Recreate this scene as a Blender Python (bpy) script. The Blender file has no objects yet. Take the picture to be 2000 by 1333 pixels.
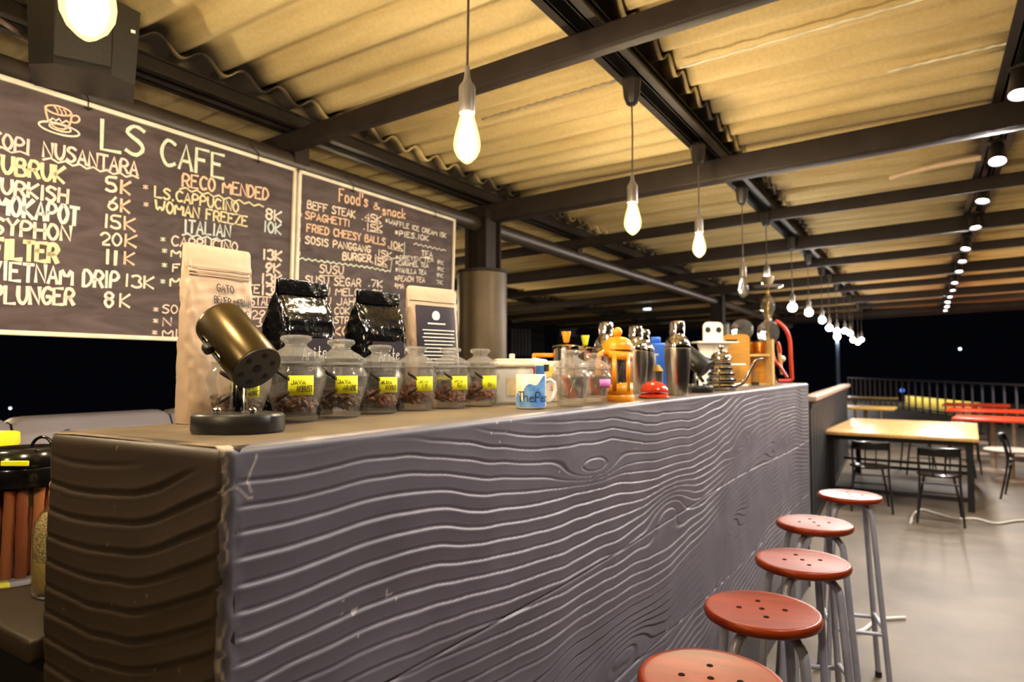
import bpy, bmesh, math, random
import numpy as np
from mathutils import Vector, Matrix, Euler

random.seed(7)
RNG = np.random.RandomState(11)
PI = math.pi
C = bpy.context.scene.collection
S = bpy.context.scene

# ---------------------------------------------------------------- camera
FPX, CX, CY = 1260.0, 1000.0, 666.5
PITCH = math.atan(54.5 / FPX)
YAW = math.atan(805.0 / FPX * math.cos(PITCH))
EYE = Vector((0, 0, 1.5))
cam = bpy.data.cameras.new('camera')
cam.sensor_width = 36.0
cam.lens = 36.0 * FPX / 2000.0
cam.clip_start = 0.02
cam.clip_end = 500
cam.dof.use_dof = True
cam.dof.focus_distance = 1.25
cam.dof.aperture_fstop = 4.2
camo = bpy.data.objects.new('camera', cam)
camo.location = EYE
camo.rotation_euler = (PI / 2 + PITCH, 0, YAW)
C.objects.link(camo)
S.camera = camo

# ---------------------------------------------------------------- world and exposure
S.view_settings.view_transform = 'Standard'
S.view_settings.look = 'None'
S.view_settings.gamma = 1.0
S.view_settings.use_curve_mapping = False
S.view_settings.exposure = 0.68
world = bpy.data.worlds.new('night_sky')
S.world = world
world.use_nodes = True
wn = world.node_tree
wn.nodes['Background'].inputs[0].default_value = (0.0007, 0.0008, 0.0014, 1)
wn.nodes['Background'].inputs[1].default_value = 1.0
S.cycles.use_light_tree = True
S.cycles.use_denoising = True
S.cycles.max_bounces = 10
S.cycles.diffuse_bounces = 5
S.cycles.transparent_max_bounces = 24
S.cycles.sample_clamp_indirect = 6.0
S.cycles.caustics_reflective = False
S.cycles.caustics_refractive = False

BULB_POWER = 880.0       # radiance of the pendant filaments
GLOBE_POWER = 130.0
SPOT_WATTS = 62.0

# ---------------------------------------------------------------- pixel (2000 x 1333) to world helpers
_R = Euler((PI / 2 + PITCH, 0, YAW)).to_matrix()
def ray(u, v):
    return _R @ Vector(((u - CX) / FPX, (CY - v) / FPX, -1.0))
def on_z(u, v, z):
    d = ray(u, v); return EYE + d * ((z - EYE.z) / d.z)
def on_x(u, v, x):
    d = ray(u, v); return EYE + d * ((x - EYE.x) / d.x)
def on_plane(u, v, p, n):
    d = ray(u, v); return EYE + d * ((Vector(p) - EYE).dot(n) / d.dot(n))
def at(u, Z, z=0.0):
    """ground position in the column u at forward distance Z"""
    f = Vector((-math.sin(YAW), math.cos(YAW), 0)); r = Vector((math.cos(YAW), math.sin(YAW), 0))
    q = (f + r * ((u - CX) / FPX)) * Z
    return Vector((q.x, q.y, z))
FWD = Vector((-math.sin(YAW), math.cos(YAW), 0)); RIGHT = Vector((math.cos(YAW), math.sin(YAW), 0))

# ---------------------------------------------------------------- materials
def lin(h):
    h = h.lstrip('#'); o = []
    for i in (0, 2, 4):
        c = int(h[i:i + 2], 16) / 255.0
        o.append(c / 12.92 if c <= 0.04045 else ((c + 0.055) / 1.055) ** 2.4)
    return (*o, 1.0)
def newmat(name):
    m = bpy.data.materials.new(name); m.use_nodes = True
    return m, m.node_tree, m.node_tree.nodes['Principled BSDF']
def pbr(name, col, rough=0.5, metal=0.0, var=0.12, scale=14.0, bump=0.0, bscale=60.0, col2=None, stretch=None, coat=0.0, spec=0.5, detail=4.0):
    m, nt, b = newmat(name)
    c = lin(col) if isinstance(col, str) else (*col, 1.0)
    n = nt.nodes; L = nt.links
    tc = n.new('ShaderNodeTexCoord'); mp = n.new('ShaderNodeMapping'); L.new(tc.outputs['Object'], mp.inputs[0])
    if stretch: mp.inputs['Scale'].default_value = stretch
    nz = n.new('ShaderNodeTexNoise'); nz.inputs['Scale'].default_value = scale; nz.inputs['Detail'].default_value = detail
    L.new(mp.outputs[0], nz.inputs['Vector'])
    rp = n.new('ShaderNodeValToRGB')
    rp.color_ramp.elements[0].position = 0.3; rp.color_ramp.elements[1].position = 0.7
    if col2:
        c2 = lin(col2) if isinstance(col2, str) else (*col2, 1.0)
        rp.color_ramp.elements[0].color = c2; rp.color_ramp.elements[1].color = c
    else:
        rp.color_ramp.elements[0].color = tuple(x * (1 - var) for x in c[:3]) + (1,)
        rp.color_ramp.elements[1].color = tuple(min(1, x * (1 + var)) for x in c[:3]) + (1,)
    L.new(nz.outputs[0], rp.inputs[0]); L.new(rp.outputs[0], b.inputs['Base Color'])
    b.inputs['Roughness'].default_value = rough; b.inputs['Metallic'].default_value = metal
    b.inputs['Coat Weight'].default_value = coat; b.inputs['Coat Roughness'].default_value = 0.08
    b.inputs['Specular IOR Level'].default_value = spec
    if bump > 0:
        bz = n.new('ShaderNodeTexNoise'); bz.inputs['Scale'].default_value = bscale; bz.inputs['Detail'].default_value = 3
        L.new(mp.outputs[0], bz.inputs['Vector'])
        bn = n.new('ShaderNodeBump'); bn.inputs['Strength'].default_value = bump; bn.inputs['Distance'].default_value = 0.01
        L.new(bz.outputs[0], bn.inputs['Height']); L.new(bn.outputs[0], b.inputs['Normal'])
    return m
def glass(name, tint=(0.96, 0.98, 0.98), gl=1.0, ior=1.5, cloudy=0.0, rough=0.02):
    """clear glassware: transmits straight through, mirrors by the Fresnel law"""
    m, nt, b = newmat(name); n = nt.nodes; L = nt.links
    n.remove(b); out = n['Material Output']
    tr = n.new('ShaderNodeBsdfTransparent'); tr.inputs[0].default_value = (*tint, 1)
    g = n.new('ShaderNodeBsdfGlossy'); g.inputs['Roughness'].default_value = rough; g.inputs[0].default_value = (gl, gl, gl, 1)
    tc = n.new('ShaderNodeTexCoord'); nz = n.new('ShaderNodeTexNoise'); nz.inputs['Scale'].default_value = 22
    L.new(tc.outputs['Object'], nz.inputs['Vector'])
    bn = n.new('ShaderNodeBump'); bn.inputs['Strength'].default_value = 0.12; bn.inputs['Distance'].default_value = 0.004
    L.new(nz.outputs[0], bn.inputs['Height']); L.new(bn.outputs[0], g.inputs['Normal'])
    lw = n.new('ShaderNodeLayerWeight'); pw = n.new('ShaderNodeMath'); pw.operation = 'POWER'; pw.inputs[1].default_value = 4.0
    L.new(lw.outputs['Facing'], pw.inputs[0])               # Schlick's reflectance, the same from both sides of the wall
    fr = n.new('ShaderNodeMath'); fr.operation = 'MULTIPLY_ADD'; fr.inputs[1].default_value = 0.9; fr.inputs[2].default_value = 0.05
    L.new(pw.outputs[0], fr.inputs[0])
    mx = n.new('ShaderNodeMixShader'); L.new(fr.outputs[0], mx.inputs[0]); L.new(tr.outputs[0], mx.inputs[1]); L.new(g.outputs[0], mx.inputs[2])
    last = mx
    if cloudy > 0:
        df = n.new('ShaderNodeBsdfDiffuse'); df.inputs[0].default_value = (0.9, 0.9, 0.88, 1)
        m2 = n.new('ShaderNodeMixShader'); m2.inputs[0].default_value = cloudy
        L.new(mx.outputs[0], m2.inputs[1]); L.new(df.outputs[0], m2.inputs[2]); last = m2
    L.new(last.outputs[0], out.inputs[0])
    return m
def thickglass(name, refr, cloudy, bump=0.45):
    """thick pressed glass: part refracting, part straight transmission, a trace of milkiness"""
    m, nt, b = newmat(name); n = nt.nodes; L = nt.links
    n.remove(b); out = n['Material Output']
    tr = n.new('ShaderNodeBsdfTransparent'); tr.inputs[0].default_value = (.98, .985, .98, 1)
    g = n.new('ShaderNodeBsdfGlass'); g.inputs['Roughness'].default_value = 0.0; g.inputs['IOR'].default_value = 1.46; g.inputs[0].default_value = (1, 1, 1, 1)
    tc = n.new('ShaderNodeTexCoord'); nz = n.new('ShaderNodeTexNoise'); nz.inputs['Scale'].default_value = 30
    L.new(tc.outputs['Object'], nz.inputs['Vector'])
    bn = n.new('ShaderNodeBump'); bn.inputs['Strength'].default_value = bump; bn.inputs['Distance'].default_value = 0.004
    L.new(nz.outputs[0], bn.inputs['Height']); L.new(bn.outputs[0], g.inputs['Normal'])
    mx = n.new('ShaderNodeMixShader'); mx.inputs[0].default_value = refr; L.new(tr.outputs[0], mx.inputs[1]); L.new(g.outputs[0], mx.inputs[2])
    df = n.new('ShaderNodeBsdfDiffuse'); df.inputs[0].default_value = (.95, .95, .93, 1)
    m2 = n.new('ShaderNodeMixShader'); m2.inputs[0].default_value = cloudy; L.new(mx.outputs[0], m2.inputs[1]); L.new(df.outputs[0], m2.inputs[2])
    L.new(m2.outputs[0], out.inputs[0]); return m
def emit(name, col, strength, clear=0.0):
    m, nt, b = newmat(name); n = nt.nodes; L = nt.links
    n.remove(b); out = n['Material Output']
    e = n.new('ShaderNodeEmission'); e.inputs[0].default_value = (*col, 1); e.inputs[1].default_value = strength
    if clear > 0:
        tr = n.new('ShaderNodeBsdfTransparent'); mx = n.new('ShaderNodeMixShader'); mx.inputs[0].default_value = clear
        L.new(e.outputs[0], mx.inputs[1]); L.new(tr.outputs[0], mx.inputs[2]); L.new(mx.outputs[0], out.inputs[0])
    else:
        L.new(e.outputs[0], out.inputs[0])
    return m

M = {}
M['steel'] = pbr('dark_painted_steel', '#2b2421', 0.6, 0.0, 0.2, 9, 0.05, 60, None, None, 0, .25)
M['purlin'] = pbr('black_painted_channel', '#241e1c', 0.5, 0.0, 0.2, 9, 0.05, 60, None, None, 0, .3)
M['pipe'] = pbr('dark_painted_pipe', '#3d352f', 0.38, 0.0, 0.15, 6, 0.04)
M['column'] = pbr('bronze_grey_painted_column', '#5a4c38', 0.42, 0.25, 0.18, 5, 0.05)
M['black'] = pbr('matt_black', '#161415', 0.5)
M['blackgloss'] = pbr('gloss_black', '#0e0c0d', 0.18)
M['blackplastic'] = pbr('black_plastic', '#191716', 0.4)
M['chrome'] = pbr('polished_steel', '#d9d6d2', 0.1, 1.0, 0.03)
M['steelbrush'] = pbr('brushed_steel', '#bdb9b4', 0.24, 1.0, 0.05, 30, 0, 60, None, (1, 1, 12))
M['white'] = pbr('white_plastic', '#e9e4dc', 0.35)
M['whitepaint'] = pbr('white_painted_frame', '#e6dfd2', 0.4)
M['grey'] = pbr('grey_tube_enamel', '#9a9ba8', 0.3, 0.1, 0.06)
M['kraft'] = pbr('kraft_paper', '#a58e7a', 0.55, 0, 0.06, 9, 0.35, 14)
M['foil'] = pbr('black_foil', '#0b0b0d', 0.15, 0.0, 0.2, 9, 0.5, 30, None, None, 0.5)
M['labelblack'] = pbr('dark_violet_label', '#2c262f', 0.3)
M['ink'] = pbr('black_marker_ink', '#221d1b', 0.6)
M['yellownote'] = pbr('yellow_paper', '#eef01e', 0.6, 0, 0.04)
M['pink'] = pbr('pink_paper', '#ee86c8', 0.6, 0, 0.05)
M['glass'] = glass('clear_glass')
M['glassjar'] = thickglass('jar_glass', 0.26, 0.03)
M['flask'] = thickglass('flask_glass', 0.3, 0.06, 0.05)
M['glasslid'] = thickglass('lid_glass', 0.36, 0.10)
M['glassb'] = glass('bulb_glass', (1.0, 0.93, 0.72))
M['frost'] = glass('cloudy_plastic', (0.9, 0.9, 0.88), 0.8, 1.4, 0.45)
M['amber'] = glass('amber_glass', (0.9, 0.76, 0.42), 1.0, 1.5)
M['orange'] = pbr('orange_plastic', '#f79a1c', 0.35)
M['lime'] = pbr('lime_plastic', '#d8d12a', 0.4)
M['red'] = pbr('coral_red_enamel', '#e2401f', 0.2, 0, 0.05, 5, 0, 60, None, None, 0.5)
M['redhose'] = pbr('coral_red_hose', '#e2472a', 0.4)
M['mug'] = pbr('white_glazed_china', '#f2ecdf', 0.15)
M['mugblue'] = pbr('blue_print', '#3f83d6', 0.2, 0, 0.4, 30, 0, 60, '#8fbdf0')
M['ply'] = pbr('birch_plywood', '#d79c45', 0.45, 0, 0.12, 6, 0, 60, None, (1, 1, 9))
M['plyedge'] = pbr('plywood_edge', '#e8c98c', 0.5)
M['bluebottle'] = pbr('blue_plastic', '#2f62c8', 0.3)
M['brass'] = pbr('brass', '#c9a24a', 0.25, 0.9, 0.05)
M['canister'] = pbr('satin_black_metal', '#4a3d22', 0.3, 0.75, 0.1, 6)
M['wood'] = pbr('varnished_table_board', '#dcb070', 0.32, 0, 0.12, 3, 0, 60, '#cc9a55', (9, 0.8, 1), 0.0)
M['yellowwood'] = pbr('yellow_table_board', '#dcb260', 0.4, 0, 0.1, 3)
M['redtable'] = pbr('orange_red_table_top', '#f0481f', 0.3)
M['rail'] = pbr('grey_railing_steel', '#97919a', 0.4, 0.0)
M['railcap'] = pbr('pale_timber_cap', '#b09a86', 0.5)
M['padding'] = pbr('grey_padded_vinyl', '#8d8790', 0.42, 0, 0.06, 5, 0.1, 30)
M['pvc'] = pbr('pale_plastic_tube', '#d9c0a0', 0.4)
M['sealant'] = pbr('pale_sealant', '#efe6cf', 0.45, 0, 0.25, 12)
M['cord'] = pbr('brown_grey_cable', '#5a4b42', 0.5)
M['cap'] = pbr('grey_lamp_socket', '#8c8580', 0.35, 0.2)
M['capdark'] = pbr('black_lamp_canopy', '#2a2524', 0.4)
M['whitecable'] = pbr('white_cable', '#d8d2c8', 0.5)
M['bulbcore'] = emit('bulb_filament_glow', (1.0, 0.78, 0.48), BULB_POWER)
M['bulbshell'] = emit('bulb_glass_glow', (1.0, 0.76, 0.27), 1.7, 0.45)
M['globe'] = emit('white_globe_glow', (1.0, 0.93, 0.84), GLOBE_POWER)
M['spotface'] = emit('spot_lens_glow', (1.0, 0.95, 0.90), 22.0)
M['postlamp'] = emit('post_lamp_glow', (1.0, 0.95, 0.92), 420.0)
M['citylight'] = emit('distant_lamp_glow', (0.75, 0.86, 1.0), 2.5)
M['cityblue'] = emit('distant_blue_glow', (0.12, 0.25, 1.0), 0.9)

# ---------------------------------------------------------------- mesh builder
class MB:
    def __init__(s): s.v = []; s.f = []
    def add(s, vs, fs, mat=None):
        o = len(s.v)
        s.v += [tuple(mat @ Vector(p)) if mat is not None else tuple(p) for p in vs]
        s.f += [tuple(i + o for i in f) for f in fs]
        return s
    def box(s, c, d, mat=None, bev=0.0):
        x, y, z = (k / 2 for k in d)
        if bev <= 0:
            vs = [(c[0] + a * x, c[1] + b * y, c[2] + e * z) for a in (-1, 1) for b in (-1, 1) for e in (-1, 1)]
            return s.add(vs, [(0, 1, 3, 2), (4, 6, 7, 5), (0, 4, 5, 1), (2, 3, 7, 6), (0, 2, 6, 4), (1, 5, 7, 3)], mat)
        bm = bmesh.new(); bmesh.ops.create_cube(bm, size=1.0)
        for v in bm.verts: v.co = Vector((v.co.x * d[0], v.co.y * d[1], v.co.z * d[2])) + Vector(c)
        bmesh.ops.bevel(bm, geom=list(bm.edges), offset=bev, segments=3, profile=0.5, affect='EDGES')
        bm.verts.index_update()
        s.add([v.co[:] for v in bm.verts], [[v.index for v in f.verts] for f in bm.faces], mat); bm.free(); return s
    def beam(s, a, b, w, h, bev=0.0):
        a = Vector(a); b = Vector(b); d = b - a
        y = d.normalized(); x = y.cross(Vector((0, 0, 1)))
        if x.length < 1e-4: x = Vector((1, 0, 0))
        x.normalize(); z = x.cross(y)
        m = Matrix((x, y, z)).transposed().to_4x4(); m.translation = (a + b) / 2
        return s.box((0, 0, 0), (w, d.length, h), m, bev)
    def lathe(s, prof, seg=40, c=(0, 0, 0), mat=None, squash=1.0):
        vs = []; fs = []; rings = []
        for r, z in prof:
            if r < 1e-6:
                rings.append([len(vs)]); vs.append((c[0], c[1], c[2] + z))
            else:
                st = len(vs); rings.append(list(range(st, st + seg)))
                for k in range(seg):
                    a = 2 * PI * k / seg
                    vs.append((c[0] + r * math.cos(a), c[1] + squash * r * math.sin(a), c[2] + z))
        for A, B in zip(rings, rings[1:]):
            if len(A) == 1 and len(B) == 1: continue
            for k in range(seg):
                k2 = (k + 1) % seg
                if len(A) == 1: fs.append((A[0], B[k2], B[k]))
                elif len(B) == 1: fs.append((A[k], A[k2], B[0]))
                else: fs.append((A[k], A[k2], B[k2], B[k]))
        return s.add(vs, fs, mat)
    def tube(s, pts, r, seg=12, closed=False, cap=True):
        P = [Vector(p) for p in pts]; n = len(P); vs = []; fs = []
        rr = r if isinstance(r, (list, tuple)) else [r] * n
        ref = None
        for i in range(n):
            if closed: t = P[(i + 1) % n] - P[i - 1]
            else: t = P[min(i + 1, n - 1)] - P[max(i - 1, 0)]
            t.normalize()
            if ref is None:
                ref = t.cross(Vector((0, 0, 1)))
                if ref.length < 0.05: ref = t.cross(Vector((1, 0, 0)))
            ref = ref - t * ref.dot(t)
            if ref.length < 1e-5: ref = t.cross(Vector((0, 1, 0)))
            ref.normalize(); b = t.cross(ref)
            for k in range(seg):
                a = 2 * PI * k / seg
                vs.append(P[i] + (ref * math.cos(a) + b * math.sin(a)) * rr[i])
        for i in range(n if closed else n - 1):
            j = (i + 1) % n
            for k in range(seg):
                k2 = (k + 1) % seg
                fs.append((i * seg + k, i * seg + k2, j * seg + k2, j * seg + k))
        if cap and not closed:
            fs.append(tuple(range(seg - 1, -1, -1))); fs.append(tuple(range((n - 1) * seg, n * seg)))
        return s.add(vs, fs)
    def sphere(s, c, r, seg=20, rings=12, sz=1.0):
        return s.lathe([(max(0, r * math.sin(PI * k / rings)) if 0 < k < rings else 0.0, -r * sz * math.cos(PI * k / rings)) for k in range(rings + 1)], seg, c)
    def grid(s, nu, nv, fn, flip=False, closeu=False):
        vs = [fn(i / (nu - (0 if closeu else 1)), j / (nv - 1)) for j in range(nv) for i in range(nu)]; fs = []
        for j in range(nv - 1):
            for i in range(nu if closeu else nu - 1):
                i2 = (i + 1) % nu
                q = (j * nu + i, j * nu + i2, (j + 1) * nu + i2, (j + 1) * nu + i)
                fs.append(q[::-1] if flip else q)
        return s.add(vs, fs)
    def build(s, name, mat, parent=None, smooth=40, loc=None):
        me = bpy.data.meshes.new(name); me.from_pydata(s.v, [], s.f); me.validate(); me.update()
        if mat is not None: me.materials.append(mat)
        if smooth:
            me.polygons.foreach_set('use_smooth', [True] * len(me.polygons))
            if smooth < 180: me.set_sharp_from_angle(angle=math.radians(smooth))
        o = bpy.data.objects.new(name, me); C.objects.link(o)
        if parent is not None: o.parent = parent
        if loc is not None: o.location = loc
        return o
def numpy_mesh(name, V, F, mat, parent=None, smooth=True):
    me = bpy.data.meshes.new(name)
    me.vertices.add(len(V)); me.vertices.foreach_set('co', V.astype(np.float32).ravel())
    me.loops.add(F.size); me.loops.foreach_set('vertex_index', F.astype(np.int32).ravel())
    me.polygons.add(len(F)); me.polygons.foreach_set('loop_start', np.arange(0, F.size, 4, dtype=np.int32))
    me.polygons.foreach_set('loop_total', np.full(len(F), 4, dtype=np.int32))
    me.update(calc_edges=True); me.validate()
    if smooth: me.polygons.foreach_set('use_smooth', np.ones(len(F), dtype=bool))
    me.materials.append(mat)
    o = bpy.data.objects.new(name, me); C.objects.link(o)
    if parent is not None: o.parent = parent
    return o
def gridfaces(nu, nv):
    i, j = np.meshgrid(np.arange(nu - 1), np.arange(nv - 1)); a = (j * nu + i).ravel()
    return np.stack([a, a + 1, a + nu + 1, a + nu], 1)
def vnoise(x, y, seed=0):
    """smooth lattice noise, -1..1, numpy arrays"""
    r = np.random.RandomState(seed); T = r.uniform(-1, 1, (256, 256))
    xi = np.floor(x).astype(int); yi = np.floor(y).astype(int); fx = x - xi; fy = y - yi
    fx = fx * fx * fx * (fx * (fx * 6 - 15) + 10); fy = fy * fy * fy * (fy * (fy * 6 - 15) + 10)
    g = lambda a, b: T[a & 255, b & 255]
    return (g(xi, yi) * (1 - fx) + g(xi + 1, yi) * fx) * (1 - fy) + (g(xi, yi + 1) * (1 - fx) + g(xi + 1, yi + 1) * fx) * fy

# ---------------------------------------------------------------- object bookkeeping
def tag(o, label=None, cat=None, group=None, kind=None):
    if label: o['label'] = label
    if cat: o['category'] = cat
    if group: o['group'] = group
    if kind: o['kind'] = kind
    return o
def thing(name, label, cat, loc=(0, 0, 0), rz=0.0, group=None):
    o = bpy.data.objects.new(name, None); o.empty_display_size = 0.05
    C.objects.link(o); o.location = loc; o.rotation_euler = (0, 0, rz)
    return tag(o, label, cat, group)
def struct(o, label=None):
    o['kind'] = 'structure'
    if label: o['label'] = label
    return o
def copy_tree(o, parent=None):
    c = o.copy(); C.objects.link(c); c.parent = parent
    for ch in list(o.children): copy_tree(ch, c)
    return c
def dup(root, loc, rz=0.0, label=None, group=None):
    c = copy_tree(root); c.location = loc; c.rotation_euler = (0, 0, rz)
    if label: c['label'] = label
    if group: c['group'] = group
    return c
def arc(c, r, a0, a1, n, ax=Vector((1, 0, 0)), ay=Vector((0, 0, 1))):
    c = Vector(c)
    return [c + ax * (r * math.cos(a0 + (a1 - a0) * k / n)) + ay * (r * math.sin(a0 + (a1 - a0) * k / n)) for k in range(n + 1)]
def smoothpath(pts, n=6):
    P = [Vector(p) for p in pts]; out = []
    for i in range(len(P) - 1):
        a, b, c, d = P[max(i - 1, 0)], P[i], P[i + 1], P[min(i + 2, len(P) - 1)]
        for k in range(n):
            t = k / n
            out.append(0.5 * ((2 * b) + (c - a) * t + (2 * a - 5 * b + 4 * c - d) * t * t + (3 * b - a - 3 * c + d) * t ** 3))
    out.append(P[-1]); return out

# ---------------------------------------------------------------- hand lettering: strokes on a 6 x 9 grid
FONT = {
 'A': '00 39 60|13 53', 'B': '00 09 49 58 56 45 05|45 63 61 40 00', 'C': '68 49 29 06 03 20 40 61', 'D': '00 09 39 66 63 30 00',
 'E': '69 09 00 60|05 45', 'F': '69 09 00|05 45', 'G': '68 49 29 06 03 20 40 62 64 34', 'H': '00 09|60 69|05 65', 'I': '30 39',
 'J': '69 62 40 20 02', 'K': '00 09|69 04 60', 'L': '09 00 60', 'M': '00 09 33 69 60', 'N': '00 09 60 69', 'O': '29 06 03 20 40 63 66 49 29',
 'P': '00 09 49 67 66 44 04', 'R': '00 09 49 67 66 44 04|34 60', 'S': '68 49 29 07 16 54 62 40 20 01', 'T': '09 69|39 30',
 'U': '09 03 20 40 63 69', 'V': '09 30 69', 'W': '09 10 35 50 69', 'X': '09 60|00 69', 'Y': '09 35 69|35 30', 'Z': '09 69 00 60',
 '0': '29 06 03 20 40 63 66 49 29', '1': '39 30', '2': '07 29 49 67 65 00 60', '3': '08 29 49 67 45 63 61 40 20 01', '4': '50 59 03 63',
 '5': '69 09 05 45 63 61 40 20 01', '6': '59 25 02 20 40 62 64 45 15', '7': '09 69 20', '8': '29 07 25 45 67 49 29|25 03 20 40 63 45 25',
 '9': '10 44 67 49 29 07 05 24 45 67', '.': '20 21 31 30 20', '*': '32 38|13 57|17 53', '-': '05 55', "'": '39 36',
 '&': '60 17 29 47 03 10 30 63', 'o': '15 03 02 10 40 52 53 45 15', 'd': '59 50|53 35 15 03 02 10 30 52', 's': '54 35 15 04 42 51 30 10 01',
 'n': '05 00|03 25 45 53 50', 'a': '54 35 15 03 01 10 30 52|55 50', 'c': '54 35 15 03 02 10 40 51', 'k': '00 09|55 02 50',
 'i': '25 20|27 28', 't': '39 32 40 50|15 55', 'e': '03 53 45 15 03 01 10 40 51', 'h': '00 09|03 25 45 53 50', 'r': '05 00|03 25 45', 'w': '05 10 34 50 65',
}
WID = {'I': 0.25, '1': 0.35, '.': 0.3, "'": 0.25, 'i': 0.35, ' ': 0.55, 'M': 1.15, 'W': 1.2}
def strokes(text, jit=0.02, rnd=random):
    """polylines with x in 0..1 (text width) and y in 0..1 (letter height)"""
    out = []; x = 0.0
    for ch in text:
        w = WID.get(ch, 0.85)
        if ch in FONT:
            dy = rnd.uniform(-jit, jit); sl = rnd.uniform(-jit, jit)
            for pl in FONT[ch].split('|'):
                q = [(int(c[0]) / 6.0, int(c[1]) / 9.0) for c in pl.split()]
                if ch in 'I1.\'i': q = [((a - 0.5) * (1.0 if ch == '.' else 3.0) * 0.3 + 0.5, b) for a, b in q]
                if len(q) > 4:
                    r = [q[0]]
                    for a, b in zip(q, q[1:]):
                        r += [(a[0] * .75 + b[0] * .25, a[1] * .75 + b[1] * .25), (a[0] * .25 + b[0] * .75, a[1] * .25 + b[1] * .75)]
                    q = r + [q[-1]]
                out.append([(x + a * w + sl * b, b + dy) for a, b in q])
        x += w + 0.28
    W = max(x - 0.28, 0.01)
    return [[(a / W, b) for a, b in q] for q in out], W
def ribbon(mb, q, w, fn, wob=0.0):
    """flat pen stroke of width w along polyline q (metres), placed by fn(x, y)"""
    n = len(q); L = []; R = []
    for i in range(n):
        a = q[max(i - 1, 0)]; b = q[min(i + 1, n - 1)]
        dx, dy = b[0] - a[0], b[1] - a[1]; l = math.hypot(dx, dy) or 1.0
        ww = w / 2 * (1 + (random.uniform(-wob, wob) if wob else 0))
        ex = 0.0
        px, py = q[i]
        if i == 0: px -= dx / l * w * .3; py -= dy / l * w * .3
        if i == n - 1: px += dx / l * w * .3; py += dy / l * w * .3
        L.append(fn(px - dy / l * ww, py + dx / l * ww)); R.append(fn(px + dy / l * ww, py - dx / l * ww))
    vs = L + R
    mb.add(vs, [(i, i + n, i + n + 1, i + 1) for i in range(n - 1)])
def write(mb, text, width, height, pen, fn, jit=0.02, wob=0.15):
    st, W = strokes(text, jit)
    for q in st: ribbon(mb, [(a * width, b * height) for a, b in q], pen, fn, wob)
# ================================================================= SETTING
def roof_material():
    m, nt, b = newmat('corrugated_fibre_cement'); n = nt.nodes; L = nt.links
    tc = n.new('ShaderNodeTexCoord')
    mp = n.new('ShaderNodeMapping'); mp.inputs['Scale'].default_value = (0.5, 5.0, 1); L.new(tc.outputs['Object'], mp.inputs[0])
    n1 = n.new('ShaderNodeTexNoise'); n1.inputs['Scale'].default_value = 2.2; n1.inputs['Detail'].default_value = 6; L.new(mp.outputs[0], n1.inputs['Vector'])
    n2 = n.new('ShaderNodeTexNoise'); n2.inputs['Scale'].default_value = 70; n2.inputs['Detail'].default_value = 3; L.new(tc.outputs['Object'], n2.inputs['Vector'])
    r1 = n.new('ShaderNodeValToRGB'); r1.color_ramp.elements[0].position = 0.32; r1.color_ramp.elements[1].position = 0.72
    r1.color_ramp.elements[0].color = lin('#c2aa74'); r1.color_ramp.elements[1].color = lin('#e6d3a0')
    L.new(n1.outputs[0], r1.inputs[0])
    r2 = n.new('ShaderNodeValToRGB'); r2.color_ramp.elements[0].color = (0.78, 0.78, 0.78, 1); r2.color_ramp.elements[1].color = (1.1, 1.1, 1.1, 1)
    L.new(n2.outputs[0], r2.inputs[0])
    mx = n.new('ShaderNodeMix'); mx.data_type = 'RGBA'; mx.blend_type = 'MULTIPLY'; mx.inputs[0].default_value = 1
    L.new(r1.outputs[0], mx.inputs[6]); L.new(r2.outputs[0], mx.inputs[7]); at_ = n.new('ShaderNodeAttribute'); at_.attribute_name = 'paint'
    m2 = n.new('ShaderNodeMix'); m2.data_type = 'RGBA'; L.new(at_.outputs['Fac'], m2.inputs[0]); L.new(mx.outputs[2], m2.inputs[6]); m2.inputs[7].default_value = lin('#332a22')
    L.new(m2.outputs[2], b.inputs['Base Color'])
    b.inputs['Roughness'].default_value = 0.75
    return m
PER = 0.177
PX = [-7.4, -5.0, -2.40, -0.92, 0.34, 1.75, 3.2, 6.5]     # purlin lines along Y
YN, YF = -2.2, 15.3
def zroof(x): return 2.745 + 0.028 * (x + 0.92)
ys = np.arange(YN, YF, PER / 12)
Vs = []; Fs = []; Ps = []; off = 0
for k in range(len(PX) - 1):
    u_ = np.linspace(0, 1, 26); xs = PX[k] - 0.09 + (PX[k + 1] - PX[k] + 0.18) * (u_ - 0.8 * np.sin(2 * PI * u_) / (2 * PI))
    X, Y = np.meshgrid(xs, ys); t = (X - xs[0]) / (xs[-1] - xs[0])
    Z = zroof(X) + 0.026 * np.cos(2 * PI * Y / PER) + 0.016 - 0.034 * t + 0.004 * vnoise(X * 1.5, Y * 2, 5)
    dl = np.minimum.reduce([np.abs(X - p - .03) for p in PX])      # black overspray, with shade of the gaps at sheet ends put into the colour
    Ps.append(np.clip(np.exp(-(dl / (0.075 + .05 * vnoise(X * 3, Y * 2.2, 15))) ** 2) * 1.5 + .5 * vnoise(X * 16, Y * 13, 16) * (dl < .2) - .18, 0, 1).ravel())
    Vs.append(np.stack([X.ravel(), Y.ravel(), Z.ravel()], 1)); F = gridfaces(len(xs), len(ys)); Fs.append(F + off); off += len(Vs[-1])
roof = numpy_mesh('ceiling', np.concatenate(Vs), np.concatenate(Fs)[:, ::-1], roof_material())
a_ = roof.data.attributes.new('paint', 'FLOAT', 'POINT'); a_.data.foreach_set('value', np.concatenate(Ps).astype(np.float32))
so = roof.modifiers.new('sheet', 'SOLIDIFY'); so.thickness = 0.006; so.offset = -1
struct(roof, 'tan corrugated roofing sheets over the cafe')

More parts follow.
